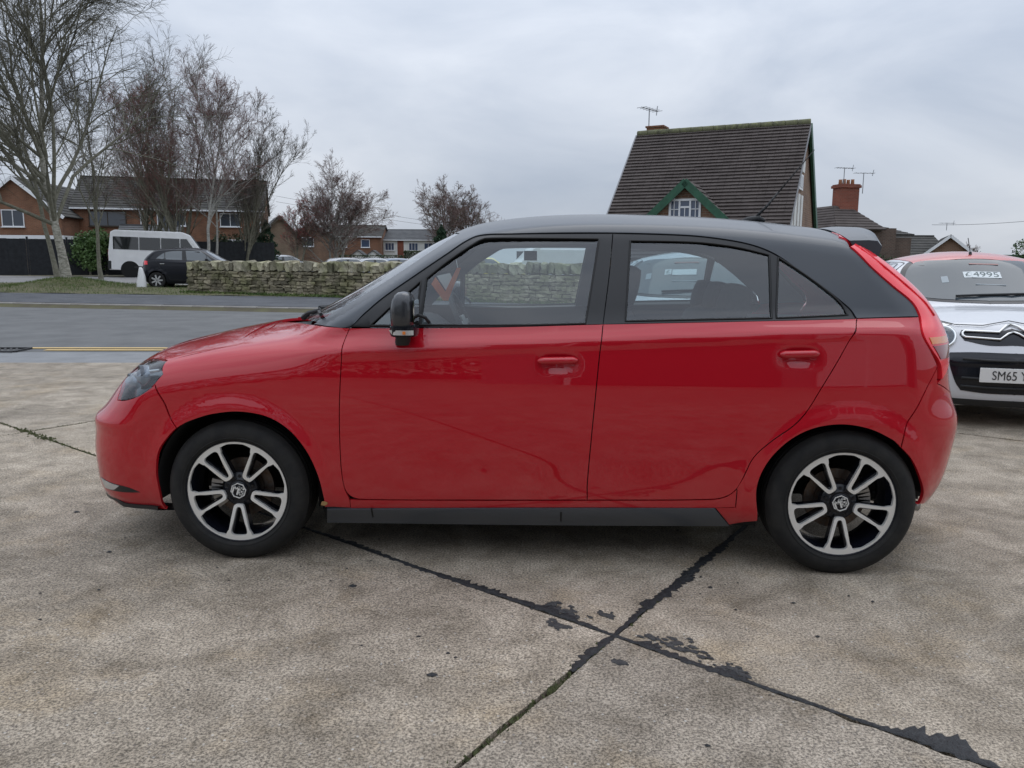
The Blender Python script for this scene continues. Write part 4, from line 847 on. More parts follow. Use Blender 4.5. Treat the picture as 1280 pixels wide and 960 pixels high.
wx0, wz1 = local(837, 249, VD); wx1, _ = local(877, 249, VD)
window(sh, wx0, wx1, wz1-.95, wz1, VD, (3, 1), 'pane_blue', 'upvc', .07, -1, sub=[(-.333, .12, 0, .8), (.333, .12, 0, .8), (-.333, .15, .27, 0), (.333, .15, .27, 0), (0, .22, .27, .06), (0, -.1, 0, .6), (-.333, -.15, .27, 0), (.333, -.15, .27, 0), (0, -.1, .27, 0)])
cx_, cz_ = local(821, 160, .5); mb = MB(); mb.box((cx_, .55, HR-.1), (.62, .6, .75)); mb.box((cx_, .55, HR+.29), (.70, .68, .06)); mb.build('chimney', MAT['brick_orange'], sh)
def tv_aerial(name, label, base, h, els, rz=.4, m='galv'):
    a = tag(empty(name, tuple(map(float, base)), rz), label, 'aerial'); mb = MB(); mb.tube([(0, 0, 0), (0, 0, h)], .022, 6); mb.build('mast', MAT[m], a)
    mb = MB(); mb.tube([(-.55, 0, h-.03), (.6, 0, h-.03)], .016, 5); mb.build('boom', MAT[m], a)
    for i in range(els): x = -.5+1.05*i/(els-1); mb = MB(); mb.tube([(x, -.22, h-.03), (x, .22, h-.03)], .010, 4); mb.build('element', MAT[m], a)
    mb = MB(); mb.tube([(.5, 0, h-.18), (.56, 0, h+.16)], .02, 4); mb.build('reflector', MAT[m], a); return a
pa = at(811, 160, 29.7); tv_aerial('tv_aerial', 'grey television aerial on a mast beside the small chimney of the steep roofed house', (pa[0], pa[1], pa[2]-.1), .80, 6, .9)
# chimney house, bungalow and fence beyond the white car
p = at(1063, 285, 44); ch = tag(empty('hip_house', (float(p[0]), float(p[1]), .3), camang(uv(.97, .2))), 'brown hip roofed house with a tall red brick chimney stack', 'house', 'houses beyond the far pavement')
z0 = float(p[2])-.3
mb = MB(); mb.box((0, 2, z0/2), (5.0, 5.0, z0)); mb.build('wall', MAT['brick_dark'], ch)
cap = [(-.55, .9, z0+1.25), (.35, .9, z0+1.25)]; ev = [(-1.45, -.9, z0-.1), (1.6, -.9, z0-.1), (1.6, 4.6, z0-.1), (-1.45, 4.6, z0-.1)]
roof_slope('roof', ch, ev[0], ev[1], cap[0], cap[1], 9, MAT['tile_brown']); roof_slope('roof', ch, ev[1], ev[2], cap[1], (.35, 2.5, z0+1.25), 9, MAT['tile_brown']); roof_slope('roof', ch, ev[3], ev[0], (-.55, 2.5, z0+1.25), cap[0], 9, MAT['tile_brown']); roof_slope('roof', ch, ev[2], ev[3], (.35, 2.5, z0+1.25), (-.55, 2.5, z0+1.25), 9, MAT['tile_brown'])
roof_slope('roof', ch, (1.2, .2, z0-.3), (4.2, .2, z0-.3), (1.2, 3, z0+.25), (4.2, 3, z0+.25), 5, MAT['tile_dark'])
mb = MB(); mb.box((2.6, 1.6, z0*.42), (3.0, 2.6, z0*.84)); mb.build('wall', MAT['brick_dark'], ch)
cz = float(at(1070, 233, 44.8)[2])-.3
mb = MB(); mb.box((.25, 1.0, (z0+cz)/2+.1), (1.12, .8, cz-z0-.2)); mb.box((.25, 1.0, cz-.05), (1.28, .95, .14)); mb.box((.25, 1.0, cz+.05), (1.18, .86, .06)); mb.build('chimney_stack', MAT['brick_red'], ch)
for i, x in enumerate((-.14, .10, .35, .62)): mb = MB(); mb.lathe([(.085, 0), (.10, .02), (.085, .22+.03*(i % 2)), (.10, .26+.03*(i % 2)), (.07, .26+.03*(i % 2))], 12, 'Z', (x, 1.0, cz+.08)); mb.build('chimney_pot', MAT['clay'], ch, smooth=True)
pa = at(1053, 252, 44.6); tv_aerial('tv_aerial', 'tall thin television aerial left of the red brick chimney stack', (pa[0], pa[1], pa[2]), 1.85, 7, .3); pa = at(1078, 242, 45.0); tv_aerial('tv_aerial', 'short television aerial on the right shoulder of the red brick chimney stack', pa, 1.15, 5, .1)
gb = gable_house('bungalow', 'brick bungalow with a dark roof and pale bargeboards behind the red roofed white car', (1189, 287), 58, 3.4, 8, 1.75, 3.15, 'brick_brown', 'tile_dark', camang(uv(.93, -.42)), .3)
p = at(1104, 304, 60); bw_ = house('brick_house', 'low brick range with a long dark grey roof joined to the bungalow', p, camang(uv(1, -.03)), 5.0, 6, 1.7, 3.2, 'brick_orange', 'tile_dark', 8, ground=.3)
pa = at(1183, 288, 58.5); tv_aerial('tv_aerial', 'small television aerial on the bungalow ridge', pa, .55, 5, .2)
p = at(1204, 324, 46); fs = tag(empty('long_shed', (float(p[0]), float(p[1]), .2), camang(uv(1, -.02))), 'long low dark green shed beyond the parked white car', 'shed'); mb = MB(); mb.box((2.6, 1, .75), (6, 2, 1.5)); mb.build('wall', MAT['fascia_dark'], fs); mb = MB(); mb.box((2.6, 1, 1.60), (6.3, 2.4, .18)); mb.build('roof', MAT['green_paint'], fs)
# black close boarded fence
f0 = at(-14, 344, 42.); f1 = at(352, 338, 49); fd = (f1-f0)*np.array([1, 1, 0]); FL = float(np.linalg.norm(fd)); fd /= FL
fence = tag(empty('board_fence', (float(f0[0]), float(f0[1]), .50), camang(fd)), 'long black close boarded timber fence behind the minibus', 'fence'); k = int(FL/1.85)
for i in range(k):
    mb = MB(); mb.box((i*1.85, .03, .98), (.10, .10, 2.02)); mb.build('post', MAT['black_wood'], fence)
    mb = MB(); x = i*1.85+.06
    for j in range(12): mb.box((x+.072+.144*j, (-.006 if j % 2 else .006), .96+random.uniform(-.01, .01)), (.15, .016, 1.84))
    mb.box((i*1.85+.925, .012, .02), (1.74, .04, .15)); o = mb.build('fence_panel', MAT['black_wood'], fence)
# overhead wires
for (a, b, da, db, sag, lab) in (((345, 245), (760, 300), 70, 95, .5, 'upper thin black overhead wire above the car park'), ((345, 252), (760, 303), 70, 95, .5, 'lower thin black overhead wire above the car park'), ((1165, 281), (1500, 245), 55, 40, .4, 'thin overhead wire running above the bungalow')):
    A_, B_ = at(*a, da), at(*b, db); mb = MB(); mb.tube([tuple(A_+(B_-A_)*t-np.array([0, 0, sag*4*t*(1-t)])) for t in np.linspace(0, 1, 16)], .012, 4); tag(mb.build('overhead_wire', MAT['fascia_dark']), lab, 'wire')
# ---------------------------------------------------------------- unseen building behind the camera, form invented, darkens what paint and glass mirror
wk = tag(empty('added_workshop', (1.5, -9.6, 0)), 'grey clad car workshop with a white fascia across the forecourt', 'added_workshop')
mb = MB(); mb.box((4.5, -4, 2.7), (14, 8, 5.4)); mb.build('wall', MAT['cladding_grey'], wk)
mb = MB(); mb.box((4.5, .12, 5.0), (14.3, .25, 1.0)); mb.build('fascia', MAT['fascia_dark'], wk)
for i in range(3): mb = MB(); mb.box((.4+4.2*i, .06, 1.55), (3.4, .12, 3.0)); mb.build('shutter_door', MAT['shop_white' if i == 1 else 'fascia_dark'], wk)
for i in range(4): window(wk, -1.6+3.9*i, .6+3.9*i, 3.35, 4.25, .0, (3, 1), 'pane', 'upvc', .07, 1)
for i in range(3): mb = MB(); mb.tube([(-1.2+5.6*i, .1, 0), (-1.2+5.6*i, .1, 4.5)], .06, 8); mb.build('drainpipe', MAT['upvc'], wk)
hd = tag(empty('added_hedge', (-12, -13, 0)), 'tall dark hedge at the forecourt edge beside the workshop', 'hedge')  # invented hedge out of view, keeps low reflections on the car's side dark

# ---------------------------------------------------------------- bare winter trees
mat('bark_birch', (.14, .13, .10), .9, col2=(.46, .44, .37), vscale=7, bump=.5, bscale=30, stretch=(1, 1, 2.2)); mat('bark_grey', (.11, .105, .075), .92, col2=(.22, .21, .16), vscale=8, bump=.4, bscale=30); mat('bark_white', (.22, .21, .19), .9, col2=(.42, .41, .37), vscale=6, stretch=(1, 1, 2))
mat('twig_brown', (.085, .070, .058), .9, col2=(.14, .115, .098), vscale=3); mat('twig_olive', (.085, .078, .056), .9, col2=(.15, .14, .10), vscale=3); mat('twig_red', (.165, .082, .070), .9, col2=(.23, .115, .098), vscale=3); mat('twig_plum', (.145, .092, .080), .9, col2=(.21, .14, .125), vscale=3)
mat('leaf_laurel', (.045, .095, .020), .55, col2=(.10, .17, .045), vscale=1.5); mat('leaf_conifer', (.012, .035, .016), .75, col2=(.03, .065, .028), vscale=2); mat('leaf_hedge', (.025, .045, .016), .75, col2=(.05, .07, .028), vscale=2); mat('leaf_bright', (.03, .075, .02), .6, col2=(.07, .13, .035), vscale=2); mat('berry', (.30, .035, .03), .6)
def polytubes(groups):
    """groups of polylines: list of (points (n,k,3), radii (n,k), sides)"""
    Vs, Fs = [], []; base = 0
    for P, Rr, s in groups:
        n, k, _ = P.shape
        T = np.gradient(P, axis=1); T /= np.maximum(np.linalg.norm(T, axis=2, keepdims=True), 1e-9)
        ref = np.where(np.abs(T[..., 2:3]) < .9, np.array([0, 0, 1.]), np.array([1., 0, 0])); a = np.cross(T, ref); a /= np.maximum(np.linalg.norm(a, axis=2, keepdims=True), 1e-9); b = np.cross(T, a)
        an = np.arange(s)*2*PI/s; ring = P[:, :, None, :]+(a[:, :, None, :]*np.cos(an)[None, None, :, None]+b[:, :, None, :]*np.sin(an)[None, None, :, None])*Rr[:, :, None, None]
        Vs.append(ring.reshape(-1, 3)); idx = base+np.arange(n*k*s).reshape(n, k, s)
        q = np.stack([idx[:, :-1, :], np.roll(idx, -1, 2)[:, :-1, :], np.roll(idx, -1, 2)[:, 1:, :], idx[:, 1:, :]], -1).reshape(-1, 4); Fs.append(q); base += n*k*s
    return np.concatenate(Vs), np.concatenate(Fs)
def fast_mesh(name, V, F, m, parent, smooth=True):
    me = bpy.data.meshes.new(name); nv, nf = len(V), len(F); k = F.shape[1]
    me.vertices.add(nv); me.vertices.foreach_set('co', V.astype(np.float32).ravel()); me.loops.add(nf*k); me.loops.foreach_set('vertex_index', F.astype(np.int32).ravel()); me.polygons.add(nf); me.polygons.foreach_set('loop_start', np.arange(nf, dtype=np.int32)*k); me.polygons.foreach_set('loop_total', np.full(nf, k, dtype=np.int32))
    me.materials.append(m); me.update(calc_edges=True); me.polygons.foreach_set('use_smooth', np.full(nf, smooth)); o = bpy.data.objects.new(name, me); COL.objects.link(o); o.parent = parent; return o
def branches(r, P0, D0, L, R0, k, wob, trop, taper=.35):
    """batch of curved branches: start points, directions, lengths, base radii"""
    n = len(P0); P = np.zeros((n, k, 3)); P[:, 0] = P0; D = D0/np.linalg.norm(D0, axis=1, keepdims=True); st = (L/(k-1))[:, None]
    for i in range(1, k):
        D = D+r.normal(0, wob, (n, 3)); D[:, 2] += trop if np.isscalar(trop) else trop*1.; D /= np.linalg.norm(D, axis=1, keepdims=True); P[:, i] = P[:, i-1]+D*st
    return P, R0[:, None]*(1-(1-taper)*np.linspace(0, 1, k)[None, :])
def spawn(r, P, Rr, num, lo, hi, spread, lscale, L, rscale, up=.15):
    n, k, _ = P.shape; i = np.repeat(np.arange(n), num); t = r.uniform(lo, hi, len(i)); f = t*(k-1); a = np.minimum(f.astype(int), k-2); w = (f-a)[:, None]
    p = P[i, a]*(1-w)+P[i, a+1]*w; d = P[i, a+1]-P[i, a]; d /= np.maximum(np.linalg.norm(d, axis=1, keepdims=True), 1e-9)
    s = r.normal(0, 1, (len(i), 3)); s -= (s*d).sum(1, keepdims=True)*d; s /= np.linalg.norm(s, axis=1, keepdims=True); an = r.uniform(spread[0], spread[1], len(i))[:, None]
    D = d*np.cos(an)+s*np.sin(an); D[:, 2] += up
    rad = (Rr[i, a]*(1-w[:, 0])+Rr[i, a+1]*w[:, 0])*rscale; LL = L[i]*lscale*(1.15-.65*t)*r.uniform(.7, 1.3, len(i))
    return p, D, LL, rad
def make_tree(name, label, base, H, seed, bark, twig, limbs=8, fork=.2, r0=.16, spread=(.35, .75), n2=7, n3=6, n4=4, lean=(0, 0), trop=.05, droop=-.03, multi=1, twr=.006, group=None, limb_len=.62, up1=.35, fork_hi=.95):
    r = np.random.default_rng(seed); t = tag(empty(name, tuple(map(float, base))), label, 'tree', group)
    P0 = np.zeros((multi, 3)); D0 = np.stack([np.array([lean[0]+(r.normal(0, .16) if multi > 1 else 0), lean[1]+(r.normal(0, .12) if multi > 1 else 0), 1.]) for _ in range(multi)]); P0[:, :2] += r.normal(0, .10, (multi, 2))*(multi > 1); P0[:, 2] = -.15
    L0 = np.full(multi, H*.93)*r.uniform(.85, 1.05, multi); P, Rr = branches(r, P0, D0, L0, np.full(multi, r0)*r.uniform(.75, 1, multi), 12, .055, .02, .10)
    Rr[:, 0] *= 1.35; Rr[:, 1] *= 1.05
    V, F = polytubes([(P, Rr, 10)]); fast_mesh('trunk', V, F, MAT[bark], t)
    p, D, L, rad = spawn(r, P, Rr, limbs, fork, fork_hi, spread, limb_len, L0, .58, up1); P1, R1 = branches(r, p, D, L, rad, 9, .10, trop, .18)
    p, D, L2, rad = spawn(r, P1, R1, n2, .15, .98, (.3, .8), .48, L, .60, .12); P2, R2 = branches(r, p, D, L2, np.maximum(rad, twr*1.6), 7, .13, trop*.6, .35)
    p, D, L3, rad = spawn(r, P2, R2, n3, .12, 1., (.25, .8), .52, L2, .62, .05); P3, R3 = branches(r, p, D, L3, np.clip(rad, twr, twr*2.4), 5, .16, droop, .5)
    gr = [(P3, R3, 3)]
    if n4: p, D, L4, rad = spawn(r, P3, R3, n4, .2, 1., (.2, .7), .60, L3, .75, -.02); P4, R4 = branches(r, p, D, L4, np.clip(rad, twr*.7, twr*1.2), 4, .18, droop*1.5, .55); gr.append((P4, R4, 3))
    V, F = polytubes([(P1, R1, 6), (P2, R2, 4)]); fast_mesh('limbs', V, F, MAT[bark if bark != 'bark_birch' else 'bark_grey'], t)
    V, F = polytubes(gr); fast_mesh('crown', V, F, MAT[twig], t); return t, (P3, P2)
G1 = 'bare trees beyond the far pavement'
def gz(p): return (p[0], p[1], float(land(p[0], p[1])))
bz = (BIRCH[0], BIRCH[1], float(land(BIRCH[0], BIRCH[1])+mound(BIRCH[0], BIRCH[1])))
make_tree('birch_tree', 'big old birch with a stout pale trunk on the grass mound', bz, 13.0, 21, 'bark_birch', 'twig_olive', 30, .17, .21, (.5, 1.15), 11, 9, 6, (-.08, .0), .035, -.06, 1, .0068, G1, .66, .25)
b2 = at(73, 341, 37.5); make_tree('slender_tree', 'slender tree leaning left behind the big birch', gz(b2), 11.5, 5, 'bark_grey', 'twig_brown', 14, .3, .15, (.3, .8), 9, 7, 5, (-.24, 0), .05, -.02, 1, .006, G1, .5)
b3 = at(126, 338, 39.0); make_tree('slender_tree', 'slim dark trunked tree beside the white minibus', gz(b3), 9.8, 6, 'bark_grey', 'twig_brown', 15, .28, .12, (.35, .85), 9, 7, 5, (-.02, 0), .05, -.01, 1, .006, G1, .5)
b4 = at(236, 338, 46.); make_tree('multi_stem_tree', 'reddish multi stemmed tree behind the minibus cab', gz(b4), 11.0, 8, 'bark_grey', 'twig_red', 11, .15, .12, (.3, .85), 9, 7, 5, (0, 0), .06, .02, 4, .0065, G1, .45)
b5 = at(259, 334, 45.); make_tree('white_stem_tree', 'pale stemmed young birch left of its twin behind the black car', gz(b5), 11.3, 9, 'bark_white', 'twig_red', 20, .2, .11, (.4, .9), 9, 7, 5, (.03, 0), .05, -.01, 1, .0065, G1, .48)
b6 = at(270, 335, 46.); make_tree('white_stem_tree', 'pale stemmed young birch right of its twin behind the black car', gz(b6), 10.6, 10, 'bark_white', 'twig_plum', 20, .2, .10, (.4, .9), 9, 7, 5, (.06, 0), .05, -.01, 1, .0065, G1, .48)
b7 = at(304, 336, 48.); make_tree('multi_stem_tree', 'upright multi stemmed bare tree before the gable end of the brick terrace', gz(b7), 9.7, 12, 'bark_grey', 'twig_brown', 11, .15, .10, (.2, .5), 9, 7, 4, (.10, 0), .09, .05, 3, .0065, G1, .5)
b7 = at(180, 336, 48.); make_tree('multi_stem_tree', 'bushy bare tree standing behind the minibus roof', gz(b7), 11.8, 13, 'bark_grey', 'twig_brown', 13, .15, .12, (.3, .85), 9, 7, 5, (.0, 0), .07, .02, 3, .0065, G1, .5)
b8 = at(420, 330, 58.); t_, (q3, q2) = make_tree('spreading_birch', 'spreading pale limbed birch in the car park with plum coloured twigs', gz(b8), 6.3, 15, 'bark_white', 'twig_plum', 14, .18, .14, (.7, 1.35), 10, 8, 5, (.05, 0), .045, -.05, 3, .0085, G1, .80)
b9 = at(372, 328, 57.); t_, (q3, q2) = make_tree('red_twig_tree', 'small tree with red berries and twigs beside the dark conifers', gz(b9), 5.6, 16, 'bark_grey', 'twig_red', 14, .22, .09, (.4, .95), 8, 7, 4, (0, 0), .05, -.01, 2, .007, G1, .5)
r = np.random.default_rng(4); pts = q3[:, -1][r.integers(0, len(q3), 700)]+r.normal(0, .04, (700, 3)); pts = pts[(pts[:, 2] > 2.6)]
V = (pts[:, None, :]+np.array([[.035, 0, -.02], [-.02, .03, -.02], [-.02, -.03, -.02], [0, 0, .035]])[None]).reshape(-1, 3); k = np.arange(len(pts))[:, None]*4; F = np.concatenate([k+np.array([[0, 1, 3]]), k+np.array([[1, 2, 3]]), k+np.array([[2, 0, 3]])]); o = fast_mesh('berries', V, F, MAT['berry'], t_, False); o['kind'] = 'stuff'
for px_, dd, hh, sd_, lab in ((548, 92, 9.8, 18, 'tall rounded bare tree beyond the white fronted terrace'), (590, 94, 8.8, 19, 'lower rounded bare tree right of its taller neighbour beyond the terrace')):
    b = at(px_, 330, dd); make_tree('far_tree', lab, gz(b), hh, sd_, 'bark_grey', 'twig_plum', 34, .2, .17, (.6, 1.2), 9, 7, 5, (0, 0), .04, -.07, 1, .013, G1, .62)
b = at(1213, 325, 72); make_tree('far_tree', 'small bare rounded tree beyond the long green shed', gz(b), 3.1, 22, 'bark_grey', 'twig_plum', 10, .15, .07, (.3, .8), 7, 6, 3, (0, 0), .05, 0, 2, .009, G1, .55)
# ---------------------------------------------------------------- evergreens: leaf clumps through a volume
def shrub(name, label, base, dims, seed, m, n=5200, size=.07, shape='ball', cat='shrub', group=None, stem=True, lumps=14):
    r = np.random.default_rng(seed); t = tag(empty(name, tuple(map(float, base))), label, cat, group); W, D_, H = dims
    if shape == 'cone':
        zz = r.uniform(0, 1, n)**.8; rad = (1-zz)**.8*(.55+.45*r.random(n)**.5)*(1+.22*np.sin(zz*34+r.uniform(0, 6))); an = r.uniform(0, 2*PI, n); P = np.stack([rad*np.cos(an)*W/2, rad*np.sin(an)*D_/2, .08*H+zz*H*.92], 1)
    elif shape == 'box':
        P = r.uniform(-.5, .5, (n, 3)); ax = r.integers(0, 3, n); sd = np.sign(r.random(n)-.5); k = np.arange(n); P[k, ax] = np.where(r.random(n) < .8, sd*.5*(1-.05*r.random(n)), P[k, ax]); P = P*np.array([W, D_, H])+np.array([0, 0, H/2])
    else:
        C = np.stack([r.normal(0, .24, lumps)*W, r.normal(0, .24, lumps)*D_, H*(.25+.6*r.random(lumps))], 1); C[:, 0] = np.clip(C[:, 0], -W*.38, W*.38); C[:, 1] = np.clip(C[:, 1], -D_*.38, D_*.38); ci = r.integers(0, lumps, n); v = r.normal(0, 1, (n, 3)); v /= np.linalg.norm(v, axis=1, keepdims=True); P = C[ci]+v*(np.array([W*.20, D_*.22, H*.24])*(.55+.5*r.random((n, 1)))); P[:, 2] = np.maximum(P[:, 2], .03)
    s = size*r.uniform(.5, 1.5, (n, 1)); a = r.normal(0, 1, (n, 3)); a /= np.linalg.norm(a, axis=1, keepdims=True); b = np.cross(a, r.normal(0, 1, (n, 3))); b /= np.linalg.norm(b, axis=1, keepdims=True)
    V = np.stack([P+a*s, P+b*s*.45, P-a*s*.6, P-b*s*.45], 1).reshape(-1, 3); F = np.arange(n*4).reshape(n, 4); fast_mesh('foliage', V, F, MAT[m], t, False)
    if stem:
        mb = MB(); mb.tube([(0, 0, -.1), (.02, 0, H*.5), (0, .02, H*.8)], [.06, .04, .01], 6); mb.build('stem', MAT['bark_grey'], t)
        if shape != 'cone':
            for i in range(5): mb = MB(); mb.tube([(0, 0, .1), (r.normal(0, .15)*W, r.normal(0, .15)*D_, H*.6)], [.035, .01], 5); mb.build('stem', MAT['bark_grey'], t)
    return t
for px_, py_, dd, dm, sd_, lab in ((112, 326, 44., (3.0, 1.8, 2.3), 1, 'bright green laurel bush behind the black fence beside the birch'), (152, 326, 45., (3.4, 1.8, 2.4), 2, 'bright green laurel bush rising behind the minibus roof')):
    p = at(px_, py_, dd); shrub('laurel_bush', lab, (p[0], p[1], .55), dm, sd_, 'leaf_laurel', 5200, .085, group='evergreen bushes behind the fence')
for px_, dd, dm, sd_, m_, lab in ((334, 50., (2.0, 1.8, 3.2), 3, 'leaf_conifer', 'dark green conifer before the gable end of the brick terrace'), (318, 50.5, (2.0, 1.8, 2.9), 4, 'leaf_conifer', 'dark green conifer left of the one at the terrace gable'), (285, 51, (2.6, 1.6, 2.5), 5, 'leaf_hedge', 'dull green bush behind the fence below the terrace windows'), (215, 50, (2.4, 1.6, 2.3), 7, 'leaf_hedge', 'dull green bush behind the minibus below the terrace drainpipe')):
    p = at(px_, 330, dd); shrub('evergreen_bush', lab, (p[0], p[1], .6), dm, sd_, m_, 3600, .08, 'cone' if m_ == 'leaf_conifer' else 'ball', group='evergreen bushes behind the fence')
p = at(552, 330, 84); shrub('conifer_tree', 'dark cone shaped conifer before the far rounded trees', (p[0], p[1], .5), (3.4, 3.2, 4.6), 8, 'leaf_conifer', 5200, .12, 'cone', 'tree')
for px0, px1, dd, hh, sd_, lab in ((506, 530, 76, 1.75, 9, 'clipped dark hedge block at the end of the car park'), (531, 590, 77, 1.6, 10, 'long clipped hedge running behind the car park'), (425, 503, 79, 1.35, 12, 'low brownish clipped hedge below the porches')):
    a, b = at(px0, 322, dd), at(px1, 322, dd); shrub('clipped_hedge', lab, ((a[0]+b[0])/2, (a[1]+b[1])/2, .55), (float(np.linalg.norm(b-a)), 1.0, hh), sd_, 'leaf_hedge', 3800, .09, 'box', 'hedge', stem=False)
p = at(1290, 330, 42); shrub('leafy_tree', 'bright leafy green tree at the end of the long green shed', (p[0], p[1], .2), (2.6, 2.2, 2.4), 11, 'leaf_bright', 5200, .08, cat='tree')
p = at(1096, 318, 40); shrub('garden_shrub', 'dark garden shrub beneath the chimney house', (p[0], p[1], .2), (2.4, 1.4, 1.5), 14, 'leaf_hedge', 3000, .08)
V_ = shrub('tmp', 'x', (0, 0, 0), (24, 2.2, 3.9), 15, 'leaf_hedge', 14000, .17, 'box', stem=False); ch_ = V_.children[0]; ch_.parent = hd; bpy.data.objects.remove(V_)

# ---------------------------------------------------------------- car materials
mat('paint_red', (.45, .0040, .014), .40, 0, 1, .05, coatrough=.015); MAT['paint_red'].node_tree.nodes['Principled BSDF'].inputs['Coat IOR'].default_value = 1.62
def road_film(m, red, film, z0, z1, amt):
    n, l = m.node_tree.nodes, m.node_tree.links; b = n['Principled BSDF']; g = n.new('ShaderNodeNewGeometry'); sp = n.new('ShaderNodeSeparateXYZ'); l.new(g.outputs['Position'], sp.inputs[0])
    mr = n.new('ShaderNodeMapRange'); mr.inputs[1].default_value = z0; mr.inputs[2].default_value = z1; mr.inputs[3].default_value = 1; mr.inputs[4].default_value = .06; l.new(sp.outputs[2], mr.inputs[0])
    z = n.new('ShaderNodeTexNoise'); z.inputs['Scale'].default_value = 9; z.inputs['Detail'].default_value = 9; z.inputs['Roughness'].default_value = .75; l.new(g.outputs['Position'], z.inputs['Vector'])
    q = n.new('ShaderNodeMath'); q.operation = 'MULTIPLY'; l.new(mr.outputs[0], q.inputs[0]); l.new(z.outputs['Fac'], q.inputs[1]); q2 = n.new('ShaderNodeMath'); q2.operation = 'MULTIPLY'; q2.inputs[1].default_value = amt; l.new(q.outputs[0], q2.inputs[0])
    x = n.new('ShaderNodeMix'); x.data_type = 'RGBA'; l.new(q2.outputs[0], x.inputs[0]); x.inputs[6].default_value = (*red, 1); x.inputs[7].default_value = (*film, 1); l.new(x.outputs[2], b.inputs['Base Color'])
    r = n.new('ShaderNodeMapRange'); r.inputs[3].default_value = .012; r.inputs[4].default_value = .10; l.new(q.outputs[0], r.inputs[0]); l.new(r.outputs[0], b.inputs['Coat Roughness'])
road_film(MAT['paint_red'], (.45, .0040, .014), (.20, .15, .11), .22, .48, .20)
mat('paint_grey', (.045, .052, .062), .36, .1, .32, .35, coatrough=.06)
mat('trim_black', (.012, .012, .013), .38, 0, 0, .5)
mat('trim_matt', (.018, .019, .020), .62, bump=.15, bscale=900)
mat('gloss_black', (.006, .007, .011), .2, 0, .15, .3)
mat('rim_black', (.006, .007, .012), .25, .1, .3, .3)
mat('seal', (.006, .006, .006), .55)
mat('rubber', (.013, .013, .0135), .75, col2=(.026, .025, .023), vscale=14, spec=.3)
mat('alloy', (.82, .81, .78), .42, .55, 0, .5)
mat('chrome', (.72, .72, .70), .14, 1)
mat('steel', (.33, .32, .31), .4, .9)
mat('disc', (.12, .11, .10), .45, .8, col2=(.10, .06, .04), vscale=60); mat('badge_silver', (.74, .73, .70), .45, .25)
mat('clad', (.055, .062, .072), .42, 0, .4, coatrough=.2)
mat('lining', (.17, .18, .19), .85); mat('lining_dark', (.035, .036, .039), .8); mat('seat_fabric', (.020, .021, .024), .9, vary=.4, vscale=60, bump=.2, bscale=400)
mat('dash', (.028, .029, .032), .7); mat('lens_red', (.92, .030, .045), .15, 0, .5); mat('lens_dark_red', (.22, .006, .010), .10, 0, 1); mat('lens_amber', (.75, .22, .04), .15, 0, 1); mat('lens_clear', (.55, .54, .52), .2, .3, 1)
mat('reflector', (.22, .235, .26), .2, .8); mat('lamp_dark', (.03, .033, .037), .25, .4, .5); mat('orange_card', (.75, .17, .045), .6); mat('white_card', (.75, .75, .74), .6)
mat('chip', (.30, .18, .07), .85); mat('under', (.010, .010, .010), .9); mat('mirror_glass', (.7, .72, .75), .03, 1)
mat('mirror_grey', (.035, .037, .042), .25, .2, .6)
glass_mat('car_glass', (.78, .86, .87), .085, .85); glass_mat('car_glass_rear', (.62, .72, .74), .085, .85); glass_mat('lamp_glass', (.80, .86, .90), .06, .9)
glass_mat('screen_glass', (.66, .72, .72), .10, .9)
# ---------------------------------------------------------------- the red hatchback
car = tag(empty('hatchback_car'), 'red five door hatchback with dark grey roof and black and silver alloy wheels', 'car')
def T3(k, a=None, b=None, rev=False):
    L = list(TR[k])[a:b]; return L[::-1] if rev else L
def cast1(mp, s, t): O, D = mp[1](np.array([[s, t]])); return tuple(MG.cast(O, D)[0])
SIDE, NOSE, TAIL, TOP, ROLLM = m_side(), m_nose(-.7), m_tail(.75), m_top(.6), m_roll(.95)
FRONTM, BACKM = m_front(.2), m_back(.9)
def shift(L, dx=0, dz=0): return [(x+dx, y, z+dz) for x, y, z in L]
red, grey = MAT['paint_red'], MAT['paint_grey']
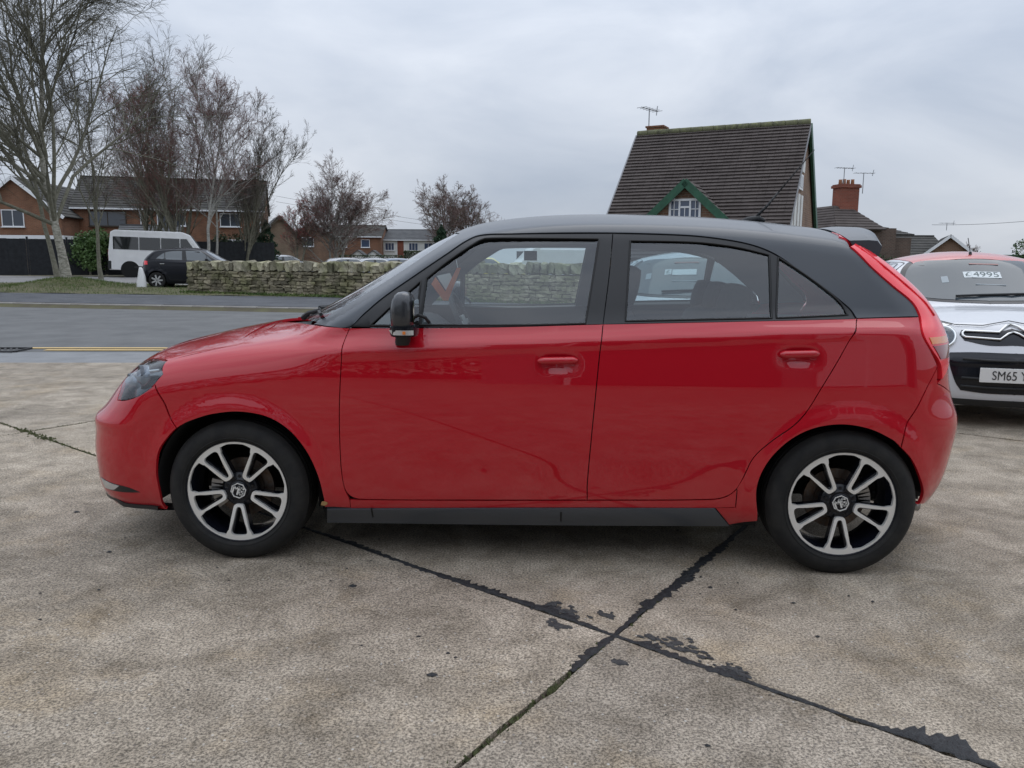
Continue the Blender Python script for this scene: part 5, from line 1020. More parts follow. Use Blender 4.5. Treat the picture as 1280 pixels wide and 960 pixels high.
# doors: outer skin, window frame, panes, handle, lining
door_f = T3('gap_f')+T3('dbot', 1)+T3('gap_m', 1)+T3('belt_f', 1, None, True)[1:]
door_r = T3('gap_m', None, None, True)+T3('gap_r', 1)+T3('belt_r', None, None, True)[1:-1]
frame_f = T3('frame')+T3('split', 1)+T3('belt_f', 1, 2)
frame_r = T3('split', None, None, True)+T3('frame_r', 1)+T3('belt_r', 1, 2)
def cup(cx, cz):
    def d(P):
        q = np.exp(-(((P[:, 0]-cx-.005)/.062)**2)**1.6-(((P[:, 2]-cz+.012)/.032)**2)**1.6)
        return .013*q
    return d
doors = []
for nm, poly, frm, panes, hk in (('door', door_f, frame_f, ('g_front', 'g_quarter'), 'handle_f'), ('door', door_r, frame_r, ('g_rear', 'g_rq'), 'handle_r')):
    c = np.mean(TR[hk], axis=0)
    ds = panel(MG, nm, poly, SIDE, red, car, step=.018, bstep=.010, dents=cup(c[0], c[2]))
    fs = panel(MG, 'window_frame', frm, SIDE, MAT['trim_black'], car, holes=[T3(g) for g in panes], off=.004, step=.03, thick=.03, corner=30)
    for d, f in zip(ds, fs): f.parent = d
    for g in panes:
        gs = panel(MG, 'window_pane', T3(g), SIDE, MAT['car_glass'] if g in ('g_front', 'g_quarter') else MAT['car_glass_rear'], car, off=.009, gap=-.012, step=.05, thick=0)
        for d, f in zip(ds, gs): f.parent = d
        # rubber seal round each pane
        for d, sgn in zip(ds, (1, -1)):
            L = smooth_loop(SIDE[0](np.array(TR[g])), .02); O, D = SIDE[1](L); P = MG.cast(O, D); P = P-MG.grad(P)*.004; P[:, 1] *= sgn
            mb = MB(); mb.tube([tuple(p) for p in P]+[tuple(P[0])], .0045, 6, cap=False); mb.build('seal', MAT['seal'], d, smooth=True)
    for d, sgn in zip(ds, (1, -1)):
        # pull handle: a rounded bar over its cup
        mb = MB(); x0, x1 = TR[hk][0][0], TR[hk][2][0]; z0, z1 = TR[hk][0][2], TR[hk][2][2]; n = 14; V = []; prof = [(-.016, .0), (-.015, .012), (-.006, .022), (.006, .022), (.013, .014), (.015, .0)]
        for i in range(n+1):
            t = i/n; x = x0+(x1-x0)*t; z = z0+(z1-z0)*t+.004; e = min(t, 1-t)*n/2.2; s = math.sqrt(max(0, 1-(1-min(e, 1))**2)); y = MG.cast(np.array([[x, 0, z]]), np.array([[0, -1., 0]]))[0][1]
            V += [(x, (y-.006-h*(.55+.45*s))*sgn, z+w*(.35+.65*s)) for w, h in prof]
        k = len(prof); F = [(i*k+j, i*k+(j+1) % k, (i+1)*k+(j+1) % k, (i+1)*k+j) for i in range(n) for j in range(k)]+[tuple(range(k)), tuple(n*k+j for j in range(k))]
        mb.add(V, F); mb.build('handle', red, d, auto=50)
    li = panel(MG, 'door_lining', poly, SIDE, MAT['lining_dark'], car, off=.045, gap=-.012, step=.06, bstep=.03, thick=0)
    lf = panel(MG, 'frame_lining', frm, SIDE, MAT['lining'], car, holes=[T3(g) for g in panes], off=.034, step=.05, bstep=.02, thick=0, corner=30)
    for d, a, b in zip(ds, li, lf): a.parent = d; b.parent = d
    doors.append(ds)
# grab recess on the rear door lining and a silver pull on the front
for sgn in (-1, 1):
    mb = MB(); mb.tube([(.42, sgn*.70, .985), (.50, sgn*.695, 1.0), (.53, sgn*.70, .985), (.50, sgn*.70, .965), (.42, sgn*.70, .97), (.42, sgn*.70, .985)], .006, 6); mb.build('inner_pull', MAT['steel'], doors[1][0 if sgn < 0 else 1], smooth=True)
# front wings, bumper, headlamps
hl = T3('headlight')
fender = T3('hood_line')+T3('cowl_side', 1)+T3('gap_f', 1, -2)+[cast1(SIDE, -.776, .276), cast1(SIDE, -.776, .2375), TR['sill_top'][0]]+T3('arch_f', 5, -1, True)+T3('bump_f', None, None, True)+[hl[7], hl[6]]
fenders = panel(MG, 'front_wing', fender, NOSE, red, car, step=.018, bstep=.010)
lead = [cast1(NOSE, s, .795+.012*s) for s in (0, .06, .12, .18)]
bump = lead+[hl[3], hl[2], hl[1], hl[0], hl[9], hl[8], hl[7]]+T3('bump_f')+T3('arch_f', 0, 5, True)+[cast1(NOSE, s, z) for s, z in ((.66, .205), (.55, .195), (.42, .19), (.25, .19), (.1, .19), (0, .19))]
panel(MG, 'front_bumper', bump, NOSE, red, car, step=.018, bstep=.010, sym='join')
hood = lead+[hl[3], hl[4], hl[5]]+T3('hood_line', 1)+[(-1.30, -.60, 0), (-1.31, -.45, 0), (-1.32, -.25, 0), (-1.325, -.1, 0), (-1.325, 0, 0)]
panel(MG, 'bonnet', hood, TOP, red, car, step=.022, bstep=.012, sym='join')
for nm, m, off, g in (('lamp_bowl', 'lamp_dark', .045, .002), ('lamp_cover', 'lamp_glass', .0, .002)):
    for i, o in enumerate(panel(MG, nm, hl, NOSE, MAT[m], car, off=off, gap=g, step=.02, thick=.05 if nm == 'lamp_bowl' else 0)):
        if nm == 'lamp_bowl':
            h = empty('headlight', (0, 0, 0), 0, car); sg = (1, -1)[i]
            for (x, y, z, r_) in ((-1.70, -.735, .775, .046), (-1.795, -.655, .735, .038)):
                mb = MB(); d = Vector((-.80, -.55*1, .05)).normalized()
                pr = [(.0001, .020), (r_*.45, .016), (r_*.8, .0), (r_, -.012), (r_*1.12, .006), (r_*1.12, -.03)]
                mb.lathe(pr, 24, 'X'); b = mb.build('projector', MAT['reflector'], h, smooth=True); b.location = (x, y*sg, z); b.rotation_euler = (0, 0, (PI+.6)*1 if sg > 0 else PI-.6)
            mb = MB(); L = [(-1.60, -.775, .81), (-1.66, -.745, .80), (-1.74, -.70, .785), (-1.80, -.63, .77)]; mb.tube([(x, y*sg, z) for x, y, z in L], .007, 6); mb.build('light_bar', MAT['lens_clear'], h, smooth=True)
            heads = globals().setdefault('heads', []); heads.append(h)
        o.parent = heads[i]
# lower front: lamp strip, splitter, arch liners
fg = T3('fog')
panel(MG, 'daytime_lamp', [fg[0], fg[1], tuple((np.array(fg[1])*.35+np.array(fg[2])*.65)), tuple((np.array(fg[2])+np.array(fg[4]))/2*.3+np.array(fg[4])*.35+np.array(fg[5])*.35), fg[5]], NOSE, MAT['lens_clear'], car, off=-.003, gap=0, thick=.01)
panel(MG, 'lamp_surround', fg, NOSE, MAT['trim_black'], car, off=-.0015, gap=-.002, thick=.01)
mb = MB(); L = []
for a in np.linspace(-.72, .72, 41):
    O, D = NOSE[1](np.array([[abs(a)*.9, .235]])); P = MG.cast(O, D)[0]; L.append((P[0]+.012, P[1]*(1 if a > 0 else -1), .232-.018*(abs(a) > .6)))
V = []
for (x, y, z) in L: V += [(x-.012, y*1.0, z+.006), (x-.012, y*1.0, z-.010), (x+.05, y*.96, z-.018), (x+.05, y*.96, z+.012)]
F = [(i*4+j, i*4+(j+1) % 4, (i+1)*4+(j+1) % 4, (i+1)*4+j) for i in range(40) for j in range(4)]
mb.add(V, F); mb.build('splitter', MAT['trim_black'], car, auto=40)
# sill, cladding, rear quarter, rear bumper
S = lambda x, z: cast1(SIDE, x, z)
xs0, xs1 = -.775, .83
sill = [S(xs0, .2765), S(-.5, .2805), S(-.224, .2855), S(.222, .2965), S(.733, .3115), S(.794, .3270), S(xs1, .358), S(xs1, .282), S(.746, .277), S(.3, .268), S(-.225, .2545), S(xs0, .2375)]
panel(MG, 'sill', sill, SIDE, red, car, step=.014, bstep=.02, gap=.0004)
cl = T3('clad')
panel(MG, 'sill_cladding', cl, SIDE, MAT['clad'], car, off=-.007, gap=0, step=.018, thick=.05)
for x_ in (-.685, .115):
    for sg in (-1, 1): P = np.array([S(x_, z_) for z_ in (.246, .225, .20)]); P = P+MG.grad(P)*.0072; P[:, 1] *= -sg; mb = MB(); mb.tube([tuple(p) for p in P], .0035, 4); mb.build('cladding_joint', MAT['seal'], car)
panel(MG, 'sill_under', [S(-.90, .202), S(.93, .225), S(.93, .165), S(-.90, .15)], SIDE, MAT['under'], car, off=.03, gap=0, step=.05, thick=.05)
quart = T3('cbase', None, None, True)+T3('gap_r', 3, -1, True)[0:]+[S(xs1+.002, .350), S(xs1+.002, .281), S(.748, .277), cl[3], S(.925, .222)]+T3('arch_r', 1, 8)+T3('bump_r', None, None, True)+T3('tail_in', 5, -1, True)
panel(MG, 'quarter_panel', quart, TAIL, red, car, step=.018, bstep=.010)
bk = [cast1(TAIL, s, z) for s, z in ((0, .70), (.15, .70), (.3, .705), (.5, .73), (.66, .80))]
rb = bk+T3('bump_r')+T3('arch_r', 8)+[cast1(TAIL, s, z) for s, z in ((.69, .298), (.6, .280), (.4, .262), (.2, .258), (0, .258))]
panel(MG, 'rear_bumper', rb, TAIL, red, car, step=.018, bstep=.010, sym='join')
mb = MB(); mb.box((1.66, 0, .27), (.16, .9, .10)); mb.build('diffuser', MAT['trim_matt'], car)
# tail lamps run up the rear edge
ti, to = T3('tail_in'), [cast1(TAIL, s, z) for s, z in ((.64, .815), (.575, .86), (.53, .89), (.505, .93), (.485, 1.0), (.48, 1.06), (.50, 1.11), (.545, 1.18), (.60, 1.25), (.655, 1.32), (.685, 1.385))]
low_in = ti[-3:]
tl = ti+to
for i, o in enumerate(panel(MG, 'lamp_lens', tl, TAIL, MAT['lens_red'], car, off=-.006, gap=.002, step=.02, bstep=.008, thick=.03, corner=50)):
    h = empty('tail_light', (0, 0, 0), 0, car); o.parent = h; tails = globals().setdefault('tails', []); tails.append(h)
kk = lambda z: cast1(TAIL, .60, z)
for nm, m, za, zb in (('amber_lens', 'lens_amber', .955, .985), ('lower_lens', 'lens_dark_red', .895, .952)):
    sin_ = lambda z: float(np.interp(z, [q[2] for q in ti[::-1]], TAIL[0](np.array(ti[::-1]))[:, 0])); a = [cast1(TAIL, s, z) for s, z in ((.54, zb), (sin_(zb)-.012, zb), (sin_(za)-.012, za), (.56, za))]
    for i, o in enumerate(panel(MG, nm, a, TAIL, MAT[m], car, off=-.0085, gap=.002, step=.02, thick=.01)): o.parent = tails[i]
for sg in (1, -1):
    P = np.array([cast1(TAIL, (np.array(TAIL[0](np.array([a])))[0][0]*.55+np.array(TAIL[0](np.array([b])))[0][0]*.45), (a[2]+b[2])/2) for a, b in zip(ti[:6], to[::-1][:6])]); N = MG.grad(P); P = P+N*.008; P[:, 1] *= sg
    mb = MB(); mb.tube([tuple(p) for p in P], .004, 5); mb.build('lens_rib', MAT['lens_red'], tails[0 if sg > 0 else 1], smooth=True)
# tailgate and rear window
tg = [cast1(TAIL, s, z) for s, z in ((0, 1.06), (.2, 1.06), (.40, 1.06), (.485, 1.05), (.49, .98), (.51, .92), (.53, .89), (.575, .86), (.64, .815), (.66, .80), (.5, .73), (.3, .705), (.15, .70), (0, .70))]
panel(MG, 'tailgate', tg, TAIL, red, car, step=.03, bstep=.015, sym='join')
rg = [cast1(TAIL, s, z) for s, z in ((0, 1.36), (.3, 1.36), (.55, 1.345), (.585, 1.27), (.54, 1.18), (.495, 1.10), (.48, 1.065), (.3, 1.065), (0, 1.065))]
panel(MG, 'rear_window', rg, TAIL, MAT['screen_glass'], car, off=.004, step=.05, sym='join', thick=.0)
# roof with both pillars, windscreen, scuttle
ap = T3('apillar'); topz = ap[-1]
rc = [cast1(ROLLM, x, PI/2*.7) for x in (-.36, 0, .4, .8, 1.2, 1.40)]
wtop = [(-.385, -.30, 0), (-.40, -.15, 0), (-.405, 0, 0)]
wt = [tuple(MG.cast(np.array([[x, y, 1.]]), np.array([[0, 0, 1.]]))[0]) for x, y, _ in wtop]
rc[0] = wt[-1]
rear_edge = [tuple(MG.cast(np.array([[x, y, 1.]]), np.array([[0, 0, 1.]]))[0]) for x, y in ((1.375, -.2), (1.345, -.38))]
roofp = ap+wt[:-1]+rc+rear_edge+T3('tail_in', 0, 6)+T3('cbase', 0, -1, True)+T3('frame_r', 0, -1, True)+T3('frame', 0, -1, True)+T3('cowl_side', 2, 3, True)
panel(MG, 'roof', roofp, ROLLM, grey, car, step=.022, bstep=.010, sym='join', corner=42)
panel(MG, 'headlining', roofp, ROLLM, MAT['lining'], car, off=.045, gap=.01, step=.06, bstep=.03, sym='join', thick=0)
base = [cast1(FRONTM, -y_, z_) for y_, z_ in ((.66, 1.012), (.5, 1.008), (.3, 1.004), (0, 1.002))]
ws = [ap[0]]+ap[1:]+wt+base[::-1]
panel(MG, 'windscreen', ws, FRONTM, MAT['screen_glass'], car, off=.003, step=.05, bstep=.02, sym='join', thick=0)
mb = MB()
V = []; ys = np.linspace(-.66, .66, 31)
for y in ys:
    q = abs(y)/.74
    V += [(-1.335+.05*q**4, y, .945-.035*q*q), (-1.25+.12*q**3, y, .950-.035*q*q), (-1.12+.24*q**2, y, .985-.02*q*q)]
mb.add(V, [(i*3+j, i*3+j+1, (i+1)*3+j+1, (i+1)*3+j) for i in range(30) for j in range(2)]); mb.build('scuttle', MAT['trim_matt'], car, smooth=True)
for (y0, y1, px, lift) in ((-.60, .02, -1.03, .0), (-.05, .60, -1.12, .0)):
    w = empty('wiper', (0, 0, 0), 0, car)
    def wsp(y, z): return np.array(cast1(FRONTM, -abs(y), z))*np.array([1, -np.sign(y) if y else 1, 1])
    A = wsp(y0, 1.03)+np.array([-.012, 0, .010]); B = wsp(y1, 1.02)+np.array([-.012, 0, .010])
    mid = [(A+(B-A)*t)+np.array([-.006*math.sin(PI*t), 0, .002]) for t in np.linspace(0, 1, 9)]
    mb = MB(); mb.tube([tuple(p) for p in mid], .009, 5); mb.build('blade', MAT['trim_matt'], w)
    P0 = np.array([-1.22+.1*abs(y1), y1*.9, .985]); mb = MB(); mb.tube([tuple(P0), tuple((P0+mid[4])/2+np.array([-.01, 0, .008])), tuple(mid[4]+np.array([0, 0, .006]))], [.016, .011, .008], 6); mb.build('arm', MAT['trim_matt'], w)
# spoiler over the rear window
mb = MB(); V = []; n = 24
for i in range(n+1):
    y = -.58+1.16*i/n; q = abs(y)/.58; e = 1-.5*max(0, q-.9)/.1
    x0 = 1.33-.02*q; zt = float(MG.roof(x0))-.085*(y/.62)**2
    x1 = 1.505-.06*q**3
    V += [(x0, y, zt+.003), (x0+.08, y, zt-.002+.014*e), (x1-.02, y, zt-.006+.016*e), (x1, y, zt-.022), (x1-.010, y, zt-.050-.010*e), (x1-.07, y, zt-.075), (x0+.04, y, zt-.06)]
F = [(i*7+j, i*7+(j+1) % 7, (i+1)*7+(j+1) % 7, (i+1)*7+j) for i in range(n) for j in range(7)]+[tuple(range(7)), tuple(n*7+j for j in range(7))]
mb.add(V, F); mb.build('spoiler', grey, car, auto=55)
mb = MB(); mb.tube([(.98, 0, 1.472), (1.02, 0, 1.484), (1.07, 0, 1.494), (1.10, 0, 1.480)], [.010, .018, .016, .010], 8); mb.tube([(1.055, 0, 1.497), (1.11, 0, 1.555), (1.16, 0, 1.62)], [.008, .006, .005], 6); mb.tube([(1.13, 0, 1.583), (1.32, 0, 1.82)], [.0042, .0022], 5); mb.build('aerial', MAT['trim_matt'], car, smooth=True)
# door mirrors: foot, shell, lamp strip, stay
for sg in (-1, 1):
    m = empty('door_mirror', (-.513, sg*.895, 1.02), 0, car); m.scale = (.74, .84, .73)
    mb = MB(); V = []; lev = [(-.015, .82, .80), (.0, .96, .96), (.05, 1, 1), (.10, .99, 1), (.14, .90, .95), (.168, .70, .82), (.182, .42, .55), (.186, .12, .2)]; n = 20
    for h, sx, sy in lev:
        for j in range(n):
            a = 2*PI*j/n; c, s_ = math.cos(a), math.sin(a); ex = .072*sx*np.sign(c)*abs(c)**.75; ey = .085*sy*np.sign(s_)*abs(s_)**.75
            V.append((ex*(1 if c < 0 else .82)-.012+.10*h*.15, ey, h+.0))
    k = len(lev); F = [(i*n+j, i*n+(j+1) % n, (i+1)*n+(j+1) % n, (i+1)*n+j) for i in range(k-1) for j in range(n)]+[tuple(range(n))[::-1], tuple((k-1)*n+j for j in range(n))]
    mb.add(V, F); mb.build('shell', MAT['mirror_grey'], m, auto=60)
    mb = MB(); V = []
    for h, sx in ((-.055, .92), (-.045, 1.0), (-.016, 1.03), (-.002, 1.02)):
        for j in range(n):
            a = 2*PI*j/n; c, s_ = math.cos(a), math.sin(a); V.append((.073*sx*np.sign(c)*abs(c)**.7-.012, .086*sx*np.sign(s_)*abs(s_)**.7, h))
    mb.add(V, [(i*n+j, i*n+(j+1) % n, (i+1)*n+(j+1) % n, (i+1)*n+j) for i in range(3) for j in range(n)]+[tuple(range(n))[::-1], tuple(3*n+j for j in range(n))]); mb.build('lower_shell', MAT['gloss_black'], m, auto=50)
    mb = MB(); V = []
    for h in (-.044, -.018):
        for j in range(13):
            a = -PI/2*1.0+(-.95+1.9*j/12)*.78; c, s_ = math.cos(a), math.sin(a); V.append((.0755*np.sign(c)*abs(c)**.7-.006-(.018 if j == 0 and h > -.03 else 0), sg*-1*.0895*np.sign(s_)*abs(s_)**.7, h))
    mb.add(V, [(j, j+1, 14+j, 13+j) for j in range(12)]); mb.build('indicator', MAT['lens_clear'], m, smooth=True)
    mb = MB(); mb.box((.004, sg*.0895, -.031), (.016, .006, .016)); mb.build('indicator_bulb', MAT['lens_amber'], m)
    mb = MB(); V = []
    for h, sx, sy, oy, ox in ((-.112, .90, .9, -sg*.055, -.036), (-.095, 1.0, 1, -sg*.052, -.034), (-.05, .98, .9, -sg*.03, -.026), (.0, .9, .8, -sg*.02, -.02)):
        for j in range(n):
            a = 2*PI*j/n; c, s_ = math.cos(a), math.sin(a); V.append((.040*sx*np.sign(c)*abs(c)**.7+ox, .042*sy*np.sign(s_)*abs(s_)**.7+oy, h))
    mb.add(V, [(i*n+j, i*n+(j+1) % n, (i+1)*n+(j+1) % n, (i+1)*n+j) for i in range(3) for j in range(n)]+[tuple(range(n))[::-1], tuple(3*n+j for j in range(n))]); mb.build('foot', MAT['trim_matt'], m, auto=50)
    mb = MB(); mb.box((.052, 0, .08), (.006, .13, .12)); mb.build('mirror_glass', MAT['mirror_glass'], m)
    mb = MB(); mb.tube([(.055, -sg*.05, .055), (.085, -sg*.085, .04), (.108, -sg*.095, .008)], [.010, .010, .009], 6); mb.build('sail_trim', MAT['trim_matt'], m, smooth=True)
# wheel wells, floor, wheels
for wx in (-1.26, 1.26):
    for sg in (-1, 1):
        mb = MB(); V = []; n = 28
        for i in range(n+1):
            a = R(3 if wx > 0 else -14)+R(191 if wx > 0 else 204)*i/n; r_ = .352
            lx, lz = wx+r_*math.cos(a), .315+r_*math.sin(a); ly = min(.835, abs(MG.cast(np.array([[lx, 0, lz]]), np.array([[0, -1., 0]]))[0][1])-.02)
            V += [(lx, sg*ly, lz), (lx, sg*.50, lz)]
        V.append((wx, sg*.50, .3)); c = len(V)-1
        mb.add(V, [(2*i, 2*i+1, 2*i+3, 2*i+2) for i in range(n)]+[(2*i+1, c, 2*i+3) for i in range(n)]); mb.build('arch_liner', MAT['under'], car, smooth=True)
        # rolled lip of the arch
    for k, sg in ((0, -1), (1, 1)): pass
for wx, rot in ((-1.26, -.30), (1.26, .35)):
    for sg in (-1, 1):
        w = make_wheel(car, (wx, sg*.745, .303), rot)
        if sg > 0: w.rotation_euler = (0, 0, PI)
mb = MB()
mb.box((0, 0, .21), (1.75, 1.45, .06)); mb.box((-1.5, 0, .27), (.9, .95, .10)); mb.box((1.45, 0, .30), (.65, .95, .12)); mb.box((.2, .1, .165), (2.2, .10, .07)); mb.box((-1.26, 0, .27), (.06, .98, .06)); mb.box((1.26, 0, .27), (.09, .98, .08))
mb.build('underbody', MAT['under'], car)
mb = MB(); mb.box((-.98, 0, .60), (.04, 1.36, .70)); mb.build('bulkhead', MAT['under'], car)
mb = MB(); mb.box((1.68, 0, .55), (.03, 1.0, .5)); mb.build('rear_crossmember', MAT['under'], car)
mb = MB(); mb.box((-1.85, 0, .5), (.03, 1.0, .5)); mb.build('radiator', MAT['under'], car)
mb = MB(); mb.tube([(1.50, -.44, .235), (1.60, -.60, .245), (1.645, -.66, .25)], .022, 12); mb.build('exhaust', MAT['steel'], car, smooth=True)
mb = MB(); q = S(-.885, .262); mb.prism([(-.014, -.008), (.0, -.011), (.012, -.006), (.015, .002), (.004, .008), (-.010, .006)], -.0015, .004, lambda u, v, w: (q[0]+u, q[1]+w-.001, q[2]+v)); mb.build('rust_chip', MAT['chip'], car)
# interior
def cushion(name, parent, c, d, rot, m, k=.5, n=4):
    bm = bmesh.new(); bmesh.ops.create_cube(bm, size=1); bmesh.ops.subdivide_edges(bm, edges=bm.edges[:], cuts=n, use_grid_fill=True)
    for v in bm.verts:
        p = v.co*2; v.co = Vector([p[i]*math.sqrt(max(0, 1-k*(p[(i+1) % 3]**2)/2-k*(p[(i+2) % 3]**2)/2+k*k*(p[(i+1) % 3]**2*p[(i+2) % 3]**2)/3)) for i in range(3)])*.5
        v.co = Vector((v.co.x*d[0], v.co.y*d[1], v.co.z*d[2]))
    me = bpy.data.meshes.new(name); bm.to_mesh(me); bm.free(); me.materials.append(m); me.polygons.foreach_set('use_smooth', np.ones(len(me.polygons), dtype=bool))
    o = bpy.data.objects.new(name, me); COL.objects.link(o); o.parent = parent; o.location = c; o.rotation_euler = rot; return o
for y in (-.36, .36):
    s = empty('front_seat', (.05, y, .3), 0, car)
    cushion('seat_cushion', s, (-.10, 0, .22), (.52, .50, .18), (0, -.12, 0), MAT['seat_fabric']); cushion('seat_back', s, (.24, 0, .48), (.16, .48, .66), (0, .30, 0), MAT['seat_fabric'])
    cushion('headrest', s, (.355, 0, .87), (.10, .26, .19), (0, .2, 0), MAT['seat_fabric'])
    for q in (-.06, .06): mb = MB(); mb.tube([(.32, q, .74), (.345, q, .84)], .007, 6); mb.build('headrest_post', MAT['steel'], s)
s = empty('rear_seat', (.53, 0, .32), 0, car)
cushion('seat_cushion', s, (-.02, 0, .20), (.5, 1.2, .2), (0, -.1, 0), MAT['seat_fabric']); cushion('seat_back', s, (.27, 0, .46), (.18, 1.24, .60), (0, .32, 0), MAT['seat_fabric'])
for y in (-.36, .0, .36): cushion('headrest', s, (.36, y, .78), (.12, .25, .17), (0, .25, 0), MAT['seat_fabric'])
mb = MB(); V = []
for y in np.linspace(-.70, .70, 15):
    V += [(-.95+.0*y, y, .97), (-.80, y, .985), (-.62, y, .965+.03*math.exp(-((y-.37)/.2)**2)), (-.53, y, .90), (-.56, y, .72), (-.75, y, .60)]
mb.add(V, [(i*6+j, i*6+j+1, (i+1)*6+j+1, (i+1)*6+j) for i in range(14) for j in range(5)]); mb.build('dashboard', MAT['dash'], car, smooth=True)
sw = empty('steering_wheel', (-.42, .37, .93), 0, car); sw.rotation_euler = (0, -R(24), 0)
mb = MB(); mb.tube([(0, .185*math.cos(a), .185*math.sin(a)) for a in np.linspace(0, 2*PI, 41)], .014, 8, cap=False); mb.build('wheel_rim', MAT['dash'], sw, smooth=True)
mb = MB(); mb.box((-.01, 0, 0), (.04, .14, .11)); mb.box((0, .11, .01), (.016, .14, .03)); mb.box((0, -.11, .01), (.016, .14, .03)); mb.box((0, 0, -.11), (.016, .035, .14)); mb.build('wheel_boss', MAT['steel'], sw, bevel=.006)
mb = MB(); mb.box((-.40, 0, 1.335), (.03, .20, .06)); mb.tube([(-.40, 0, 1.36), (-.40, 0, 1.41)], .01, 6); mb.build('interior_mirror', MAT['dash'], car)
mb = MB(); mb.box((1.15, 0, .98), (.55, 1.15, .02)); mb.build('parcel_shelf', MAT['lining_dark'], car)
# the folded orange price hanger hung inside the windscreen
tagc = tag(empty('price_hanger', (-.46, -.12, 1.17)), 'folded orange and white card hanger behind the windscreen of the red hatchback', 'hanger')
mb = MB(); mb.prism([(.055, .075), (.075, .075), (.012, -.085), (-.012, -.085), (-.07, -.005), (-.05, .03), (-.002, -.04)], -.0015, .0015, lambda u, v, w: (u, w+.1*u, v)); mb.build('card', MAT['orange_card'], tagc)
mb = MB(); mb.prism([(-.045, .035), (.02, .05), (.035, .012), (-.002, -.034)], -.001, .001, lambda u, v, w: (u, w+.012+.1*u, v)); mb.build('card_back', MAT['white_card'], tagc)
mb = MB(); mb.tube([(.06, .0, .075), (.04, .05, .16), (.0, .09, .20)], .0015, 4); mb.build('string', MAT['white_card'], tagc)

# ---------------------------------------------------------------- other vehicles
mat('paint_white', (.54, .55, .57), .35, 0, .9); mat('paint_silver', (.42, .44, .46), .35, .6, .8); mat('paint_black', (.006, .007, .012), .3, 0, .3, .25); mat('paint_yellow', (.66, .55, .10), .35, 0, .8); mat('paint_blue', (.09, .13, .20), .3, .3, .9); mat('paint_roof_red', (.50, .09, .08), .4, 0, .8); mat('bus_white', (.80, .80, .79), .45, 0, .4, vary=.05, vscale=2)
mat('glass_dark', (.015, .018, .02), .05, 0, .8); mat('glass_mid', (.075, .09, .10), .05, 0, 1); mat('glass_sky', (.065, .08, .09), .06, 0, .25, .4); mat('hubcap', (.5, .5, .5), .35, .7); mat('plate_white', (.72, .72, .70), .5); mat('ink', (.015, .015, .017), .6); mat('plate_yellow', (.70, .52, .08), .5)
class Scaled(Body):
    def __init__(s, base, sx, sy, sz): s.b = base; s.k = np.array([sx, sy, sz])
    def f(s, P): return s.b.f(P/s.k)*float(s.k.min())
class Flat(Body):
    def __init__(s, b, z): s.b = b; s.z = z
    def f(s, P): return np.maximum(s.b.f(P), s.z-P[..., 2])
def shell(body, name, parent, m, dims, arches, ar, az, zb=.17, nu=150, nv=64):
    fb = Flat(body, zb); a = np.linspace(0, 2*PI, nu, endpoint=False); p = np.linspace(-PI/2, PI/2, nv); A, Pp = np.meshgrid(a, p)
    sg = lambda v, e: np.sign(v)*np.abs(v)**e
    D = np.stack([dims[0]*sg(np.cos(A), .8)*sg(np.cos(Pp), .8), dims[1]*sg(np.sin(A), .8)*sg(np.cos(Pp), .8), dims[2]*sg(np.sin(Pp), .9)], -1).reshape(-1, 3); D /= np.maximum(np.linalg.norm(D, axis=1, keepdims=True), 1e-9)
    V = fb.cast(np.tile([0.05, 0, .72], (len(D), 1)), D)
    for wx in arches:
        d = V[:, [0, 2]]-np.array([wx, az]); r_ = np.linalg.norm(d, axis=1); k = (np.abs(r_-ar) < .035) & (np.abs(V[:, 1]) > .5*dims[1]); V[k, 0] = wx+d[k, 0]/r_[k]*ar; V[k, 2] = az+d[k, 1]/r_[k]*ar
    N = body.grad(V); idx = np.arange(nu*nv).reshape(nv, nu); F = np.stack([idx[:-1], np.roll(idx, -1, 1)[:-1], np.roll(idx, -1, 1)[1:], idx[1:]], -1).reshape(-1, 4); c = V[F].mean(1); ok = np.ones(len(F), bool)
    for wx in arches: ok &= ~((np.hypot(c[:, 0]-wx, c[:, 2]-az) < ar) & (np.abs(c[:, 1]) > .5*dims[1]))
    F = F[ok]; bot = V[:, 2] < zb+.004; N[bot] = (0, 0, -1); return mesh_obj(name, V, F, m, parent, True, N)
def simple_wheel(parent, loc, flip, r=.30, cover='hubcap', spokes=7):
    w = empty('wheel', loc, PI if flip else 0, parent)
    mb = MB(); mb.lathe([(r*.64, -.085), (r*.72, -.10), (r*.85, -.10), (r*.96, -.085), (r, -.06), (r, .06), (r*.96, .085), (r*.7, .10)], 32, 'Y'); mb.build('tyre', MAT['rubber'], w, smooth=True)
    mb = MB(); mb.lathe([(.001, -.05), (r*.5, -.055), (r*.66, -.075), (r*.67, .05)], 32, 'Y'); rim = mb.build('rim', MAT['rim_black'], w, smooth=True)
    for i in range(spokes): a = 2*PI*i/spokes; mb = MB(); mb.box((r*.36*math.cos(a), -.08, r*.36*math.sin(a)), (r*.6, .025, .055), 0, 0, 0, -a); mb.build('spoke', MAT[cover], rim)
    return w
import copy
UPRIGHT = copy.copy(MG); UPRIGHT.t1 = .20; UPRIGHT.t2 = .10
